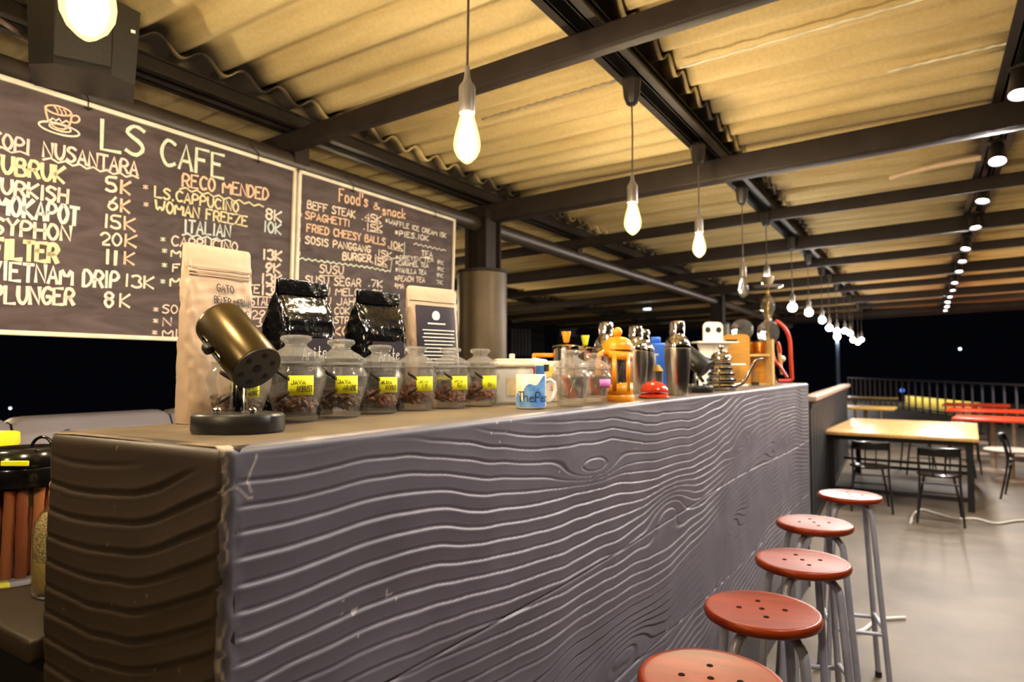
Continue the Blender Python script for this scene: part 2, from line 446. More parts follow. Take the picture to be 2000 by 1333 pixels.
# purlins: paired channels along Y
for k, x in enumerate(PX[1:-1]):
    zt = zroof(x) - 0.052
    mb = MB()
    for dx in (-0.028, 0.028):
        mb.box((x + dx, (YN + YF) / 2, zt - 0.035), (0.012, YF - YN, 0.07))
        mb.box((x + dx * 1.6, (YN + YF) / 2, zt - 0.066), (0.04, YF - YN, 0.008))
    mb.box((x, (YN + YF) / 2, zt - 0.004), (0.09, YF - YN, 0.008))
    struct(mb.build('roof_purlin', M['purlin'], None, 0), 'black steel purlin running along the bar under the roof sheets')
# rafters along X, alternately a heavy tube and a lighter one
RAF = [(0.30, .06, .09), (1.92, .055, .085), (3.50, .10, .12), (4.80, .05, .08), (5.95, .09, .11), (7.25, .05, .08), (8.55, .09, .11), (9.8, .05, .08), (11.2, .09, .11), (12.7, .05, .08), (14.2, .09, .11), (15.1, .06, .1)]
for y, w, h in RAF:
    mb = MB(); zz = lambda x: zroof(x) - 0.118 - h / 2
    mb.beam((-7.2, y, zz(-7.2)), (6.3, y, zz(6.3)), w, h, 0.012)
    struct(mb.build('roof_rafter', M['steel'], None, 40), 'dark steel rafter crossing under the purlins')
# eaves pipe and its saddles
PIPE = (-2.47, 2.455)
mb = MB(); mb.tube([(PIPE[0], y, PIPE[1]) for y in np.linspace(YN, YF, 20)], 0.052, 20)
for y in (0.9, 2.0, 2.35, 4.9, 6.4): mb.tube([(PIPE[0], y - .008, PIPE[1]), (PIPE[0], y + .008, PIPE[1])], 0.0535, 20)
struct(mb.build('eaves_pipe', M['pipe'], None, 50), 'thick dark round pipe running along the eaves above the chalkboards')
for y, w, h in RAF[1:6]:
    mb = MB(); mb.box((PIPE[0] + .01, y, PIPE[1] + 0.062), (0.09, 0.07, 0.03)); mb.box((PIPE[0] + .05, y + .05, PIPE[1] + .04), (0.012, 0.08, 0.09))
    struct(mb.build('pipe_saddle', M['steel'], None, 0))

# columns on the pipe line
for i, y in enumerate((3.50, 9.3)):
    c = thing('roof_column', ('thick bronze-grey round column with a steel post on top, behind the coffee bags', 'far dark round column under the eaves pipe beyond the bar')[i], 'column', (-2.47, y, 0))
    mb = MB(); mb.lathe([(0.0, 0), (0.165, 0), (0.165, 2.13), (0.0, 2.13)], 48); mb.build('shaft', M['column'], c, 40)
    mb = MB(); mb.lathe([(0.0, 2.132), (0.172, 2.132), (0.172, 2.15), (0, 2.15)], 48); mb.build('cap_plate', M['steel'], c, 40)
    mb = MB()
    mb.box((0.10, -0.05, 2.345), (0.012, 0.11, 0.385)); mb.box((-0.06, -0.05, 2.345), (0.012, 0.11, 0.385)); mb.box((0.02, -0.05, 2.345), (0.16, 0.012, 0.385))
    mb.box((0.02, 0.065, 2.345), (0.17, 0.012, 0.385))
    mb.build('steel_post', M['steel'], c, 0)

# floor
def floor_material():
    m = pbr('worn_concrete_floor', '#766a5a', 0.6, 0, 0.12, 1.6, 0.15, 40, '#574d40')
    return m
mb = MB(); mb.grid(30, 40, lambda a, b: (-9 + a * 20, -3 + b * 38, 0))
fl = struct(mb.build('floor', floor_material(), None, 0), 'pale worn concrete floor')

# sealant strips and loose tube under the sheets
mb = MB()
def strip(x0, x1, y, w, dz=-0.035):
    n = 60
    for e in (0,):
        P = [(x0 + (x1 - x0) * k / n, y + 0.003 * math.sin(k * 1.7) + 0.001 * math.sin(k * 4.1), zroof(x0 + (x1 - x0) * k / n) + dz) for k in range(n + 1)]
    mb.tube(P, [w * (0.7 + 0.5 * abs(math.sin(k * 2.3))) for k in range(n + 1)], 6)
a = on_z(1280, 137, 2.73); b = on_z(1735, 0, 2.76)
strip(-0.80, 1.2, a.y + .0, 0.0045)
tr = struct(mb.build('trim_1', M['sealant'], None, 60), 'pale sealant line along a roof sheet joint')
mb = MB(); a2 = on_z(985, 217, 2.70); strip(-1.75, -1.0, a2.y, 0.006); struct(mb.build('trim_2', pbr('grey_sealant', '#9b8f7c', 0.6), None, 60), 'greyish sealant smear along a roof sheet joint')
mb = MB(); a3 = on_z(1960, 88, 2.74); strip(-0.1, 0.9, a3.y, 0.0045); struct(mb.build('trim_3', M['sealant'], None, 60), 'short sealant line near the spotlights')
pa = on_z(1738, 348, 2.63); pb = on_z(1916, 308, 2.64)
mb = MB(); mb.tube([pa + (pb - pa) * (k / 8) + Vector((0, 0, 0.01 * math.sin(k / 8 * PI))) for k in range(9)], 0.016, 12)
tag(mb.build('plastic_tube', M['pvc']), 'pale plastic tube lying along the underside of the roof near the spotlights', 'tube')

# ================================================================= BAR COUNTER
CA = Vector((-0.757, 0.503, 0)); CROT = math.radians(-0.95)
CL, CD, CH = 4.42, 0.44, 1.40
counter = thing('bar_counter', 'long black bar counter with carved wood-grain relief front and worn top', 'counter', CA, CROT)
def counter_material(name, base, worn, roughn):
    m, nt, b = newmat(name); n = nt.nodes; L = nt.links
    at_ = n.new('ShaderNodeAttribute'); at_.attribute_name = 'wear'
    tc = n.new('ShaderNodeTexCoord'); nz = n.new('ShaderNodeTexNoise'); nz.inputs['Scale'].default_value = 5; nz.inputs['Detail'].default_value = 6
    L.new(tc.outputs['Object'], nz.inputs['Vector'])
    r = n.new('ShaderNodeValToRGB'); c = lin(base)
    r.color_ramp.elements[0].position = .3; r.color_ramp.elements[1].position = .7
    r.color_ramp.elements[0].color = tuple(k * .82 for k in c[:3]) + (1,); r.color_ramp.elements[1].color = tuple(k * 1.15 for k in c[:3]) + (1,)
    L.new(nz.outputs[0], r.inputs[0])
    mx = n.new('ShaderNodeMix'); mx.data_type = 'RGBA'; L.new(at_.outputs['Fac'], mx.inputs[0]); L.new(r.outputs[0], mx.inputs[6]); mx.inputs[7].default_value = lin(worn)
    L.new(mx.outputs[2], b.inputs['Base Color']); b.inputs['Roughness'].default_value = roughn
    return m
FZ0 = 0.30
def set_wear(o, w):
    a = o.data.attributes.new('wear', 'FLOAT', 'POINT'); a.data.foreach_set('value', w.astype(np.float32).ravel())
def grain(sv, zv, seed, knots, dens, warp=1.0):
    ph = dens * zv
    ph = ph + warp * (1.5 * vnoise(sv * 1.1 + 3, zv * 1.3 + 7, seed) + 0.8 * vnoise(sv * 2.6, zv * 2.4, seed + 1) + 0.17 * vnoise(sv * 7.5, zv * 5, seed + 2) + 0.05 * vnoise(sv * 17, zv * 9, seed + 3))
    for (ks, kz, a, b, amp, tilt) in knots:
        ds = (sv - ks); dz = (zv - kz) - tilt * ds
        ph = ph + amp * np.exp(-((ds / a) ** 2 + (dz / b) ** 2))
    return ph
def relief(ph, sign):
    fr = ph - np.floor(ph); d = np.minimum(fr, 1 - fr)
    groove = -np.exp(-(d / 0.075) ** 2)
    saw = (fr - 0.5) * np.where(d < 0.06, d / 0.06, 1.0)
    return 0.0036 * groove + 0.0052 * saw * sign + 0.0006 * np.exp(-((d - 0.17) / 0.07) ** 2)
# front: dense near the camera, coarser further off
t = np.linspace(0, 1, 700); k_ = 1.84
s1 = (np.exp(k_ * t) - 1) / (math.exp(k_) - 1) * CL
z1 = np.linspace(FZ0, CH, 440)
Sg, Zg = np.meshgrid(s1, z1)
KN = [(1.06, 1.262, .16, .034, 2.6, .03), (1.62, 1.06, .20, .075, -3.4, .06), (2.6, 1.12, .22, .05, 3.0, 0), (2.35, 0.80, .2, .06, -3, .05), (3.3, .95, .25, .06, 3, 0), (0.55, 0.72, .25, .06, 2.0, .1), (1.25, .70, .2, .05, -2.4, 0)]
ph = grain(Sg, Zg - 0.06 * np.sin(Sg * 1.4 + 2.2) - .05 * Sg * (1.4 - Zg), 21, KN, 33.0)
sg = np.clip(3.5 * vnoise(Sg * 0.7 + 11, ph * 0.16 + 4, 33) + 0.1, -1, 1)
fade = np.clip((Sg - 0.012) / 0.02, 0, 1) * np.clip((CH - 0.012 - Zg) / 0.03, 0, 1) * np.clip((CL - .03 - Sg) / .05, 0, 1)
Xg = relief(ph, sg) * fade * 0.7
# plank seams
for (sa, za, sb, zb) in ((0.0, 0.985, 4.5, 1.02), (0.0, 0.62, 4.5, 0.64)):
    zl = za + (zb - za) * (Sg - sa) / (sb - sa) + 0.012 * np.sin(Sg * 2.1 + za * 9)
    Xg = Xg - 0.004 * np.exp(-((Zg - zl) / 0.0025) ** 2)
R = 0.014
for dist in (Sg, CL - Sg, CH - Zg):
    e = np.clip(1 - dist / R, 0, 1); Xg = Xg - R * (1 - np.sqrt(np.clip(1 - e * e, 0, 1)))
Xg += 0.0015 * vnoise(Sg * 9, Zg * 9, 8) + 0.0025 * np.clip(1 - Sg / 0.03, 0, 1) * vnoise(Sg * 60, Zg * 40, 9)
jag = 0.005 + 0.002 * vnoise(Zg * 30, Zg * 0, 3) + 0.0025 * vnoise(Zg * 110, Zg * 0, 4)
wear = np.exp(-((Sg - jag) / 0.0013) ** 2) * np.clip(vnoise(Zg * 14, Sg * 0 + 5, 6) * 1.5 + .3, 0, .55)
cr = 1.335 + 0.10 * Sg + 0.01 * np.sin(Sg * 120)
wear += .7 * np.exp(-((Zg - cr) / 0.0013) ** 2) * (Sg < 0.042) * (Sg > 0.002)
wear += .7 * np.exp(-((Sg - 0.040 - 0.006 * np.sin((Zg - 1.30) * 90)) / 0.0014) ** 2) * (Zg > 1.335) * (Zg < 1.385)
wear += ((CH - Zg) < 0.006 + 0.008 * np.clip(vnoise(Sg * 22, Zg * 0 + 2, 12), 0, 1)) * np.clip(vnoise(Sg * 14, Zg * 0, 13) * 2 - 0.1, 0, 1) * np.exp(-((Sg - .10) / .16) ** 2)
wear += (vnoise(Sg * 95, Zg * 95, 51) > 0.94) * (vnoise(Sg * 8, Zg * 8, 52) > 0.5) * .6
V = np.stack([Xg.ravel(), Sg.ravel(), Zg.ravel()], 1)
fp = numpy_mesh('front_panel', V, gridfaces(700, 440), counter_material('carved_charcoal_plaster', '#5b565f', '#cfc4b4', 0.46), counter)
set_wear(fp, np.clip(wear, 0, 1))
# near end, facing the camera (slightly out of square)
SKEW = 0.075
x1 = np.linspace(-CD, 0, 200); z2 = np.linspace(0.0, CH, 400)
Xe, Ze = np.meshgrid(x1, z2)
ph2 = grain(Xe * 1.2 + 5, Ze + 0.11 * np.sin((Xe + .5) * 6.0) * .5 - .16 * Xe, 77, [], 24.0, 0.5)
D2 = relief(ph2, np.clip(vnoise(Xe * 2, Ze * 3, 44) * 2, -1, 1)) * 0.9 * np.clip(-Xe / 0.03, 0, 1) * np.clip((Xe + CD) / .02, 0, 1) * np.clip((CH - .03 - Ze) / .03, 0, 1)
for dist in (-Xe, Xe + CD, CH - Ze):
    e = np.clip(1 - dist / 0.018, 0, 1); D2 = D2 - 0.018 * (1 - np.sqrt(np.clip(1 - e * e, 0, 1)))
D2 += 0.002 * vnoise(Xe * 9, Ze * 9, 19)
V = np.stack([Xe.ravel(), (SKEW * Xe - D2).ravel(), Ze.ravel()], 1)
ep = numpy_mesh('end_panel', V, gridfaces(200, 400), counter_material('carved_brown_black_plaster', '#3a2f27', '#8d7c66', 0.5), counter)
set_wear(ep, np.clip((vnoise(Xe * 70, Ze * 70, 61) > 0.97) * .5, 0, 1))
# worn top
xt = np.linspace(-CD + .004, -0.004, 60); st = np.concatenate([np.linspace(0.006, 1.2, 220), np.linspace(1.21, CL - .004, 180)])
Xt, St = np.meshgrid(xt, st)
Zt = CH - 0.001 + 0.0012 * vnoise(Xt * 14, St * 14, 70)
for dist in (-Xt, Xt + CD, St, CL - St):
    e = np.clip(1 - dist / 0.016, 0, 1); Zt = Zt - 0.010 * (1 - np.sqrt(np.clip(1 - e * e, 0, 1)))
Yt = St + SKEW * Xt * np.clip(1 - St / 1.0, 0, 1)
tp = numpy_mesh('counter_top', np.stack([Xt.ravel(), Yt.ravel(), Zt.ravel()], 1), gridfaces(60, 400), counter_material('worn_bar_top', '#6d604f', '#9a886c', 0.42), counter)
w = np.exp(-((-Xt) / 0.012) ** 2) * np.clip(vnoise(St * 18, Xt * 40, 71) + .4, 0, 1) * np.exp(-((St - .15) / .5) ** 2)
w += np.exp(-(St / 0.012) ** 2) * np.clip(vnoise(St * 18, Xt * 30, 72) * 1.2, 0, 1) + .35 * np.clip(vnoise(Xt * 5, St * 5, 73), 0, 1)
set_wear(tp, np.clip(w, 0, 1))
mb = MB(); mb.box((-CD / 2, CL / 2 + .02, 0.69), (CD - .06, CL - .06, 1.36)); mb.build('carcass', M['black'], counter, 0)
mb = MB(); mb.box((-0.03, CL / 2, 0.155), (0.02, CL - .02, 0.31)); mb.build('plinth', pbr('charcoal_plinth', '#3f3c40', 0.55), counter, 0)
mb = MB(); mb.box((-CD / 2, CL - .008, 0.695), (CD - .02, 0.016, 1.385)); mb.build('far_end_panel', pbr('charcoal_end', '#5b565f', 0.5), counter, 0)
# ================================================================= CHALKBOARDS
LEAN = math.radians(1.6)
BP = Vector((-2.395, 0, 1.60)); BN = Vector((math.cos(LEAN), 0, -math.sin(LEAN)))
BUP = Vector((math.sin(LEAN), 0, math.cos(LEAN)))
def board_material():
    m, nt, b = newmat('smudged_chalkboard'); n = nt.nodes; L = nt.links
    tc = n.new('ShaderNodeTexCoord'); mp = n.new('ShaderNodeMapping'); mp.inputs['Scale'].default_value = (1, 1.2, 4.5); mp.inputs['Rotation'].default_value = (0.35, 0, 0)
    L.new(tc.outputs['Object'], mp.inputs[0])
    nz = n.new('ShaderNodeTexNoise'); nz.inputs['Scale'].default_value = 3.2; nz.inputs['Detail'].default_value = 7; nz.inputs['Distortion'].default_value = 1.2
    L.new(mp.outputs[0], nz.inputs['Vector'])
    r = n.new('ShaderNodeValToRGB'); r.color_ramp.elements[0].position = .36; r.color_ramp.elements[1].position = .74
    r.color_ramp.elements[0].color = lin('#443a3d'); r.color_ramp.elements[1].color = lin('#64585c')
    L.new(nz.outputs[0], r.inputs[0]); L.new(r.outputs[0], b.inputs['Base Color']); b.inputs['Roughness'].default_value = 0.6; b.inputs['Specular IOR Level'].default_value = 0.25
    return m
CHM = {}
def chalk(col):
    if col not in CHM: CHM[col] = pbr('chalk_' + col, {'white': '#efe9e4', 'green': '#d9e4d4', 'yellow': '#e2d9b6', 'orange': '#f0cbb2', 'pink': '#f2dbd3', 'rose': '#e8c8c6', 'blue': '#d0dce2', 'peach': '#f3e2d4'}[col], 0.9, 0, 0.12, 60)
    return CHM[col]
BM = board_material()
def make_board(y0, y1, zt, zb, label):
    t = thing('chalkboard', label, 'chalkboard', (BP.x, y0, zb), 0)
    W = y1 - y0; H = (zt - zb) / math.cos(LEAN)
    rot = Matrix.Rotation(LEAN, 4, 'Y')
    mb = MB(); mb.box((-0.006, W / 2, H / 2), (0.010, W - .01, H - .01), rot); mb.build('slate', BM, t, 0)
    mb = MB()
    for c, d in (((0, W / 2, H - .008), (.018, W, .016)), ((0, W / 2, .008), (.018, W, .016)), ((0, .008, H / 2), (.018, .016, H)), ((0, W - .008, H / 2), (.018, .016, H))):
        mb.box(c, d, rot, 0.003)
    mb.build('frame', M['whitepaint'], t, 40)
    for fy in (0.28, 0.83):
        top = rot @ Vector((0, fy * W, H - .01))
        mb = MB(); mb.tube([top + Vector((.012, 0, -.012)), top + Vector((.012, 0.0, 0.02)), top + Vector((-.03, .004, .05)), top + Vector((-.072, .006, .105))], 0.0018, 6)
        mb.tube([top + Vector((.010, -.012, -.012)), top + Vector((.013, 0, -.02)), top + Vector((.010, .012, -.010))], 0.003, 6)
        mb.build('wire_hook', M['black'], t, 60)
    return t
b1 = make_board(0.70, 1.903, 2.405, 1.605, 'large chalkboard listing coffees below a drawn cup, left of the two')
b2 = make_board(1.915, 3.075, 2.405, 1.605, 'chalkboard listing foods and snacks, hung right of the coffee board')
def boardpt(u, v): return on_plane(u, v, BP, BN)
def chalkline(board, text, col, a, b, h, pen=0.16, two=None, jit=0.03, name='chalk_lettering'):
    P0 = boardpt(*a); P1 = boardpt(*b); Pt = boardpt(a[0], a[1] - h)
    ex = P1 - P0; width = ex.length; ex.normalize(); hh = (Pt - P0).dot(BUP) * 0.93
    org = P0 + BN * 0.0012
    fn = lambda x, y: tuple(org + ex * x + BUP * y - board.location)
    mb = MB(); write(mb, text, width, hh, hh * pen * 1.22, fn, jit)
    o = mb.build(name, chalk(col), board, 0)
    tag(o, '%s chalk heading' % col if text in ('LS', 'CAFE') else '%s chalk lettering reading %s' % (col, text.replace('LS.', '').replace('*', '').strip() or 'a star')); return o
def chalkpath(board, pts, col, w, label, name='chalk_drawing', wave=0):
    q = [boardpt(*p) for p in pts]
    P = [((p - board.location).y, (p - board.location - BN * 0).dot(BUP)) for p in q]
    if wave:
        R = []
        for a, b in zip(P, P[1:]):
            n = max(2, int(math.hypot(b[0] - a[0], b[1] - a[1]) / wave))
            for k in range(n): R.append((a[0] + (b[0] - a[0]) * k / n, a[1] + (b[1] - a[1]) * k / n + (0.25 * wave if k % 2 else -.25 * wave)))
        P = R + [P[-1]]
    fn = lambda x, y: tuple(Vector((0, x, 0)) + BUP * y + BN * 0.0012)
    mb = MB(); ribbon(mb, P, w, fn, 0.15)
    return tag(mb.build(name, chalk(col), board, 0), label)
A = b1
for args in [
 ('LS', 'green', (198, 291), (280, 306), 62, .11), ('CAFE', 'green', (315, 321), (436, 348), 53, .11),
 ('KOPI', 'rose', (-18, 284), (56, 301), 30, .15), ('NUSANTARA', 'pink', (84, 306), (268, 342), 31, .15),
 ('TUBRUK', 'yellow', (-24, 333), (124, 357), 36, .17), ('TURKISH', 'pink', (-24, 372), (131, 398), 31, .17),
 ('MOKAPOT', 'blue', (-10, 415), (152, 440), 40, .16), ('SYPHON', 'peach', (-16, 456), (137, 471), 33, .16),
 ('FILTER', 'yellow', (-16, 503), (111, 512), 40, .2), ('VIETNAM DRIP', 'white', (-20, 545), (230, 563), 38, .15),
 ('PLUNGER', 'pink', (-16, 592), (143, 595), 36, .17),
 ('5', 'peach', (207, 373), (226, 375), 30, .16), ('K', 'orange', (236, 377), (253, 380), 27, .16), ('6', 'peach', (210, 408), (228, 411), 27, .15), ('K', 'orange', (236, 413), (252, 416), 26, .16),
 ('15', 'peach', (203, 443), (234, 447), 27, .15), ('K', 'orange', (243, 449), (263, 453), 27, .14), ('20', 'peach', (196, 478), (236, 481), 25, .15), ('K', 'orange', (244, 481), (265, 483), 25, .15),
 ('11', 'peach', (205, 515), (229, 517), 28, .2), ('K', 'orange', (243, 516), (261, 518), 25, .15), ('13K', 'peach', (243, 559), (299, 564), 25, .15), ('8', 'white', (203, 599), (221, 600), 30, .16), ('K', 'peach', (234, 599), (252, 600), 27, .15),
 ('RECO MENDED', 'orange', (356, 364), (523, 391), 27, .15), ('LS.CAPPUCINO', 'yellow', (302, 385), (465, 415), 22, .17), ('WOMAN FREEZE', 'yellow', (303, 412), (482, 442), 23, .17),
 ('8K', 'white', (518, 427), (549, 434), 22, .16), ('10K', 'blue', (515, 452), (548, 458), 22, .16), ('ITALIAN', 'blue', (360, 453), (449, 464), 26, .14),
 ('CAPPUCINO', 'pink', (335, 480), (463, 491), 20, .15), ('M', 'peach', (334, 501), (352, 503), 15, .2), ('F', 'peach', (337, 530), (350, 530), 15, .2), ('M', 'peach', (332, 559), (352, 559), 18, .2),
 ('13K', 'pink', (513, 506), (549, 510), 20, .2), ('9K', 'pink', (519, 532), (546, 534), 19, .2), ('13K', 'pink', (510, 554), (549, 556), 20, .2), ('13K', 'pink', (510, 576), (549, 577), 20, .2),
 ('TE', 'pink', (482, 572), (506, 573), 17, .16), ('STAL', 'pink', (489, 596), (528, 596), 17, .14), ('29K', 'pink', (491, 623), (532, 622), 17, .13), ('3K', 'pink', (494, 638), (532, 638), 17, .13),
 ('SO', 'pink', (317, 612), (346, 612), 17, .14), ('N', 'pink', (318, 637), (334, 637), 17, .14), ('MI', 'pink', (317, 659), (346, 659), 17, .14)]:
    chalkline(A, *args)
for (u, v, c) in ((283, 372, 'rose'), (284, 406, 'rose'), (317, 474, 'green'), (320, 496, 'green'), (320, 524, 'green'), (317, 556, 'green'), (303, 611, 'pink'), (303, 633, 'pink'), (301, 656, 'pink')):
    chalkline(A, '*', c, (u - 6, v), (u + 7, v + 1), 13, .14)
wv = lambda *k, **kw: chalkpath(*k, name='chalk_underline', **kw)
wv(A, [(84, 309), (270, 348)], 'pink', .007, 'pink wavy chalk underline', wave=.02); wv(A, [(-14, 287), (56, 303)], 'rose', .006, 'rose chalk underline', wave=.02)
wv(A, [(351, 367), (514, 404)], 'yellow', .007, 'yellow wavy chalk underline', wave=.022); wv(A, [(356, 457), (450, 472)], 'blue', .007, 'pale blue wavy chalk underline', wave=.02)
wv(A, [(488, 578), (550, 583)], 'pink', .004, 'pink chalk rule above a heading'); wv(A, [(488, 600), (530, 601)], 'pink', .004, 'pink chalk underline')
def ell(cu, cv, a, b, rot, a0=0, a1=2 * PI, n=28):
    c, s = math.cos(rot), math.sin(rot); out = []
    for k in range(n + 1):
        t = a0 + (a1 - a0) * k / n; x, y = a * math.cos(t), b * math.sin(t); out.append((cu + x * c - y * s, cv + x * s + y * c))
    return out
SL = 0.27
chalkpath(A, ell(114, 216, 26, 8, SL), 'orange', .006, 'orange chalk rim of a drawn cup')
chalkpath(A, [(88, 209), (90, 222), (94, 236), (101, 245), (112, 251), (124, 253), (133, 249), (138, 238), (140, 224)], 'orange', .006, 'orange chalk outline of a drawn cup')
chalkpath(A, ell(146, 233, 9, 7, 0, -2.2, 2.4), 'orange', .006, 'orange chalk handle of a drawn cup')
chalkpath(A, ell(115, 252, 41, 10, SL), 'peach', .006, 'peach chalk saucer of a drawn cup'); chalkpath(A, ell(117, 250, 22, 6, SL), 'peach', .005, 'peach chalk foot of a drawn cup')
chalkpath(A, [(96, 236), (103, 231), (109, 236), (115, 232), (121, 240), (129, 236), (137, 241)], 'pink', .006, 'pink chalk cream line of a drawn cup')
for k in range(3): chalkpath(A, [(106 + 9 * k, 209 + 3 * k), (110 + 9 * k, 213 + 3 * k), (113 + 8 * k, 220 + 3 * k)], 'orange', .005, 'orange chalk swirl in a drawn cup')
A = b2
for args in [
 ("Food's", 'orange', (662, 394), (719, 404), 27, .12), ('&', 'orange', (729, 408), (741, 410), 14, .14), ('snack', 'orange', (747, 419), (792, 427), 20, .14),
 ('BEFF STEAK', 'peach', (600, 407), (693, 426), 16, .17), ('.45K', 'peach', (706, 429), (744, 436), 15, .17), ('SPAGHETTI', 'orange', (596, 427), (682, 443), 15, .18), ('.15K', 'peach', (709, 448), (746, 454), 14, .17),
 ('FRIED CHEESY BALLS', 'orange', (599, 452), (752, 479), 16, .18), ('.10K', 'peach', (757, 482), (786, 490), 14, .17), ('SOSIS PANGGANG', 'peach', (596, 475), (723, 494), 15, .18), ('.15K', 'peach', (732, 499), (764, 505), 13, .17),
 ('BURGER', 'peach', (669, 507), (724, 512), 15, .2), ('.15K', 'peach', (726, 514), (755, 520), 14, .18), ('SUSU', 'peach', (624, 533), (670, 536), 17, .14),
 ('SUSU SEGAR', 'peach', (596, 555), (704, 560), 17, .14), ('.7K', 'white', (719, 559), (746, 562), 14, .17), ('SUSU MELON', 'peach', (596, 575), (712, 579), 16, .14), ('8K', 'white', (727, 578), (745, 579), 13, .17),
 ('SUSU JAHE', 'peach', (596, 595), (702, 597), 16, .14), ('COK', 'peach', (653, 614), (682, 614), 14, .15), ('STR', 'peach', (653, 632), (681, 632), 14, .15), ('KO', 'orange', (652, 655), (680, 655), 17, .17),
 ('*WAFFLE ICE CREAM 15K', 'white', (752, 436), (871, 465), 10, .17), ('*PIES.10K', 'white', (770, 459), (836, 471), 11, .17), ('TEA', 'white', (823, 501), (844, 503), 12, .14),
 ('*CREYEN TEA', 'white', (772, 507), (846, 512), 9, .16), ('*CARAMEL TEA', 'white', (772, 518), (836, 523), 10, .16), ('*VANILLA TEA', 'white', (772, 532), (832, 537), 10, .16), ('*PEACH TEA', 'peach', (770, 549), (829, 552), 11, .16), ('*MA', 'peach', (770, 563), (788, 564), 11, .16),
 ('9K', 'white', (854, 516), (866, 518), 8, .16), ('9K', 'white', (854, 529), (866, 531), 8, .16), ('9K', 'white', (853, 541), (865, 543), 8, .16), ('7K', 'white', (852, 555), (864, 556), 8, .16)]:
    chalkline(A, *args)
for (u, v, c) in ((584, 401, 'peach'), (585, 425, 'rose'), (583, 446, 'rose'), (582, 474, 'peach'), (582, 501, 'peach'), (579, 547, 'orange')):
    chalkline(A, '*', c, (u - 6, v), (u + 6, v + 1), 12, .16)
wv(A, [(584, 505), (722, 523), (762, 531)], 'green', .007, 'pale green wavy chalk divider', wave=.018)
wv(A, [(762, 531), (766, 505), (789, 504), (790, 474)], 'green', .005, 'pale green chalk divider'); wv(A, [(808, 476), (870, 490)], 'white', .005, 'white chalk divider', wave=.02)
wv(A, [(624, 538), (671, 540)], 'peach', .004, 'peach chalk underline'); wv(A, [(821, 503), (845, 506)], 'white', .004, 'white chalk underline')
for a_, b_ in (((716, 451), (746, 456)), ((758, 485), (787, 492)), ((734, 502), (764, 508)), ((732, 517), (756, 523)), ((712, 431), (744, 438))): wv(A, [a_, b_], 'peach', .003, 'peach chalk underline')

# ================================================================= PENDANT LAMPS
def pendant(u, v, kind, label, cordtop, group='pendant lamps over the bar'):
    """v = bottom of the bulb in the photograph; hung in the plane of the middle purlin"""
    p = on_x(u, v, -0.92)
    ztop = cordtop
    t = thing('pendant_lamp', label, 'lamp', (-0.92, p.y, ztop), 0.3 * p.y, group)
    zb = p.z - ztop
    if kind == 'globe':
        r = 0.036; H = 2 * r
    else: r = 0.033; H = 0.125
    zc = zb + H        # socket joint
    mb = MB(); mb.lathe([(0, 0.0), (.034, 0.0), (.038, -.012), (.032, -.075), (.022, -.10), (.012, -.108), (0, -.108)], 8); mb.build('canopy', M['capdark'], t, 20)
    mb = MB(); mb.tube([(0, 0, -.10), (.002, .001, -.10 + (zc + .11 + .10) * .4), (0, 0, zc + .10)], 0.0032, 8); mb.build('cord', M['cord'], t, 60)
    mb = MB(); mb.lathe([(0, zc + .118), (.006, zc + .116), (.0075, zc + .09), (.011, zc + .078), (.0185, zc + .068), (.0205, zc + .062), (.0205, zc + .006), (.019, zc), (0, zc)], 24); mb.build('socket', M['cap'], t, 30)
    if kind == 'globe':
        mb = MB(); mb.sphere((0, 0, zb + r), r, 16, 10); mb.build('bulb', M['globe'], t, 180)
        return t
    prof = [(0.0, 0), (.005, .0015), (.012, .006), (.024, .018), (.0315, .034), (.033, .048), (.0315, .062), (.027, .082), (.0215, .102), (.018, .116), (.0165, H), (0.0, H)]
    mb = MB(); mb.lathe([(a, zb + b) for a, b in prof], 32)
    bulb = mb.build('bulb', M['bulbshell'] if kind == 'lit' else M['flask'], t, 180)
    mb = MB()
    if kind == 'lit':
        mb.lathe([(0, zb + .008), (.012, zb + .013), (.021, zb + .026), (.0245, zb + .046), (.021, zb + .07), (.0155, zb + .094), (.012, zb + .112), (0, zb + .113)], 14); mb.build('filament', M['bulbcore'], bulb, 180)
    else:
        for k in range(6):
            a = k * PI / 3; mb.tube([(.010 * math.cos(a), .010 * math.sin(a), zb + .03), (.006 * math.cos(a), .006 * math.sin(a), zb + .10)], 0.0006, 6)
        mb.tube([(0, 0, zb + .03), (0, 0, zb + .12)], 0.002, 8); mb.build('filament', M['steelbrush'], bulb, 60)
    return t
ZP = 2.615
pendant(170, 80, 'lit', 'large glowing filament bulb at the upper left corner above the speaker', ZP)
pendant(912, 321, 'lit', 'glowing filament bulb on a cord hanging in front of the nearest rafter', ZP)
pendant(1236, 460, 'lit', 'glowing filament bulb above the metal shakers, third from the left', ZP)
pendant(1366, 504, 'lit', 'small glowing filament bulb farther along the bar, fourth from the left', ZP)
pendant(1452, 582, 'off', 'unlit clear filament bulb hanging left of the water pipe tray', ZP)
pendant(1498, 559, 'globe', 'glowing white globe bulb hanging just above the water pipe bowl', ZP)
pendant(1548, 609, 'globe', 'glowing white globe bulb, first one right of the water pipe', ZP)
pendant(1580, 618, 'globe', 'glowing white globe bulb, second one right of the water pipe', ZP)
pendant(1606, 632, 'globe', 'glowing white globe bulb, third one right of the water pipe', ZP)
for u, v in ((1620, 647), (1635, 653), (1650, 652), (1660, 656), (1666, 669), (1676, 673), (1683, 668)):
    pendant(u, v, 'globe', 'tiny glowing white globe bulb in the far cluster over the end of the bar row', ZP, 'far cluster of globe bulbs')

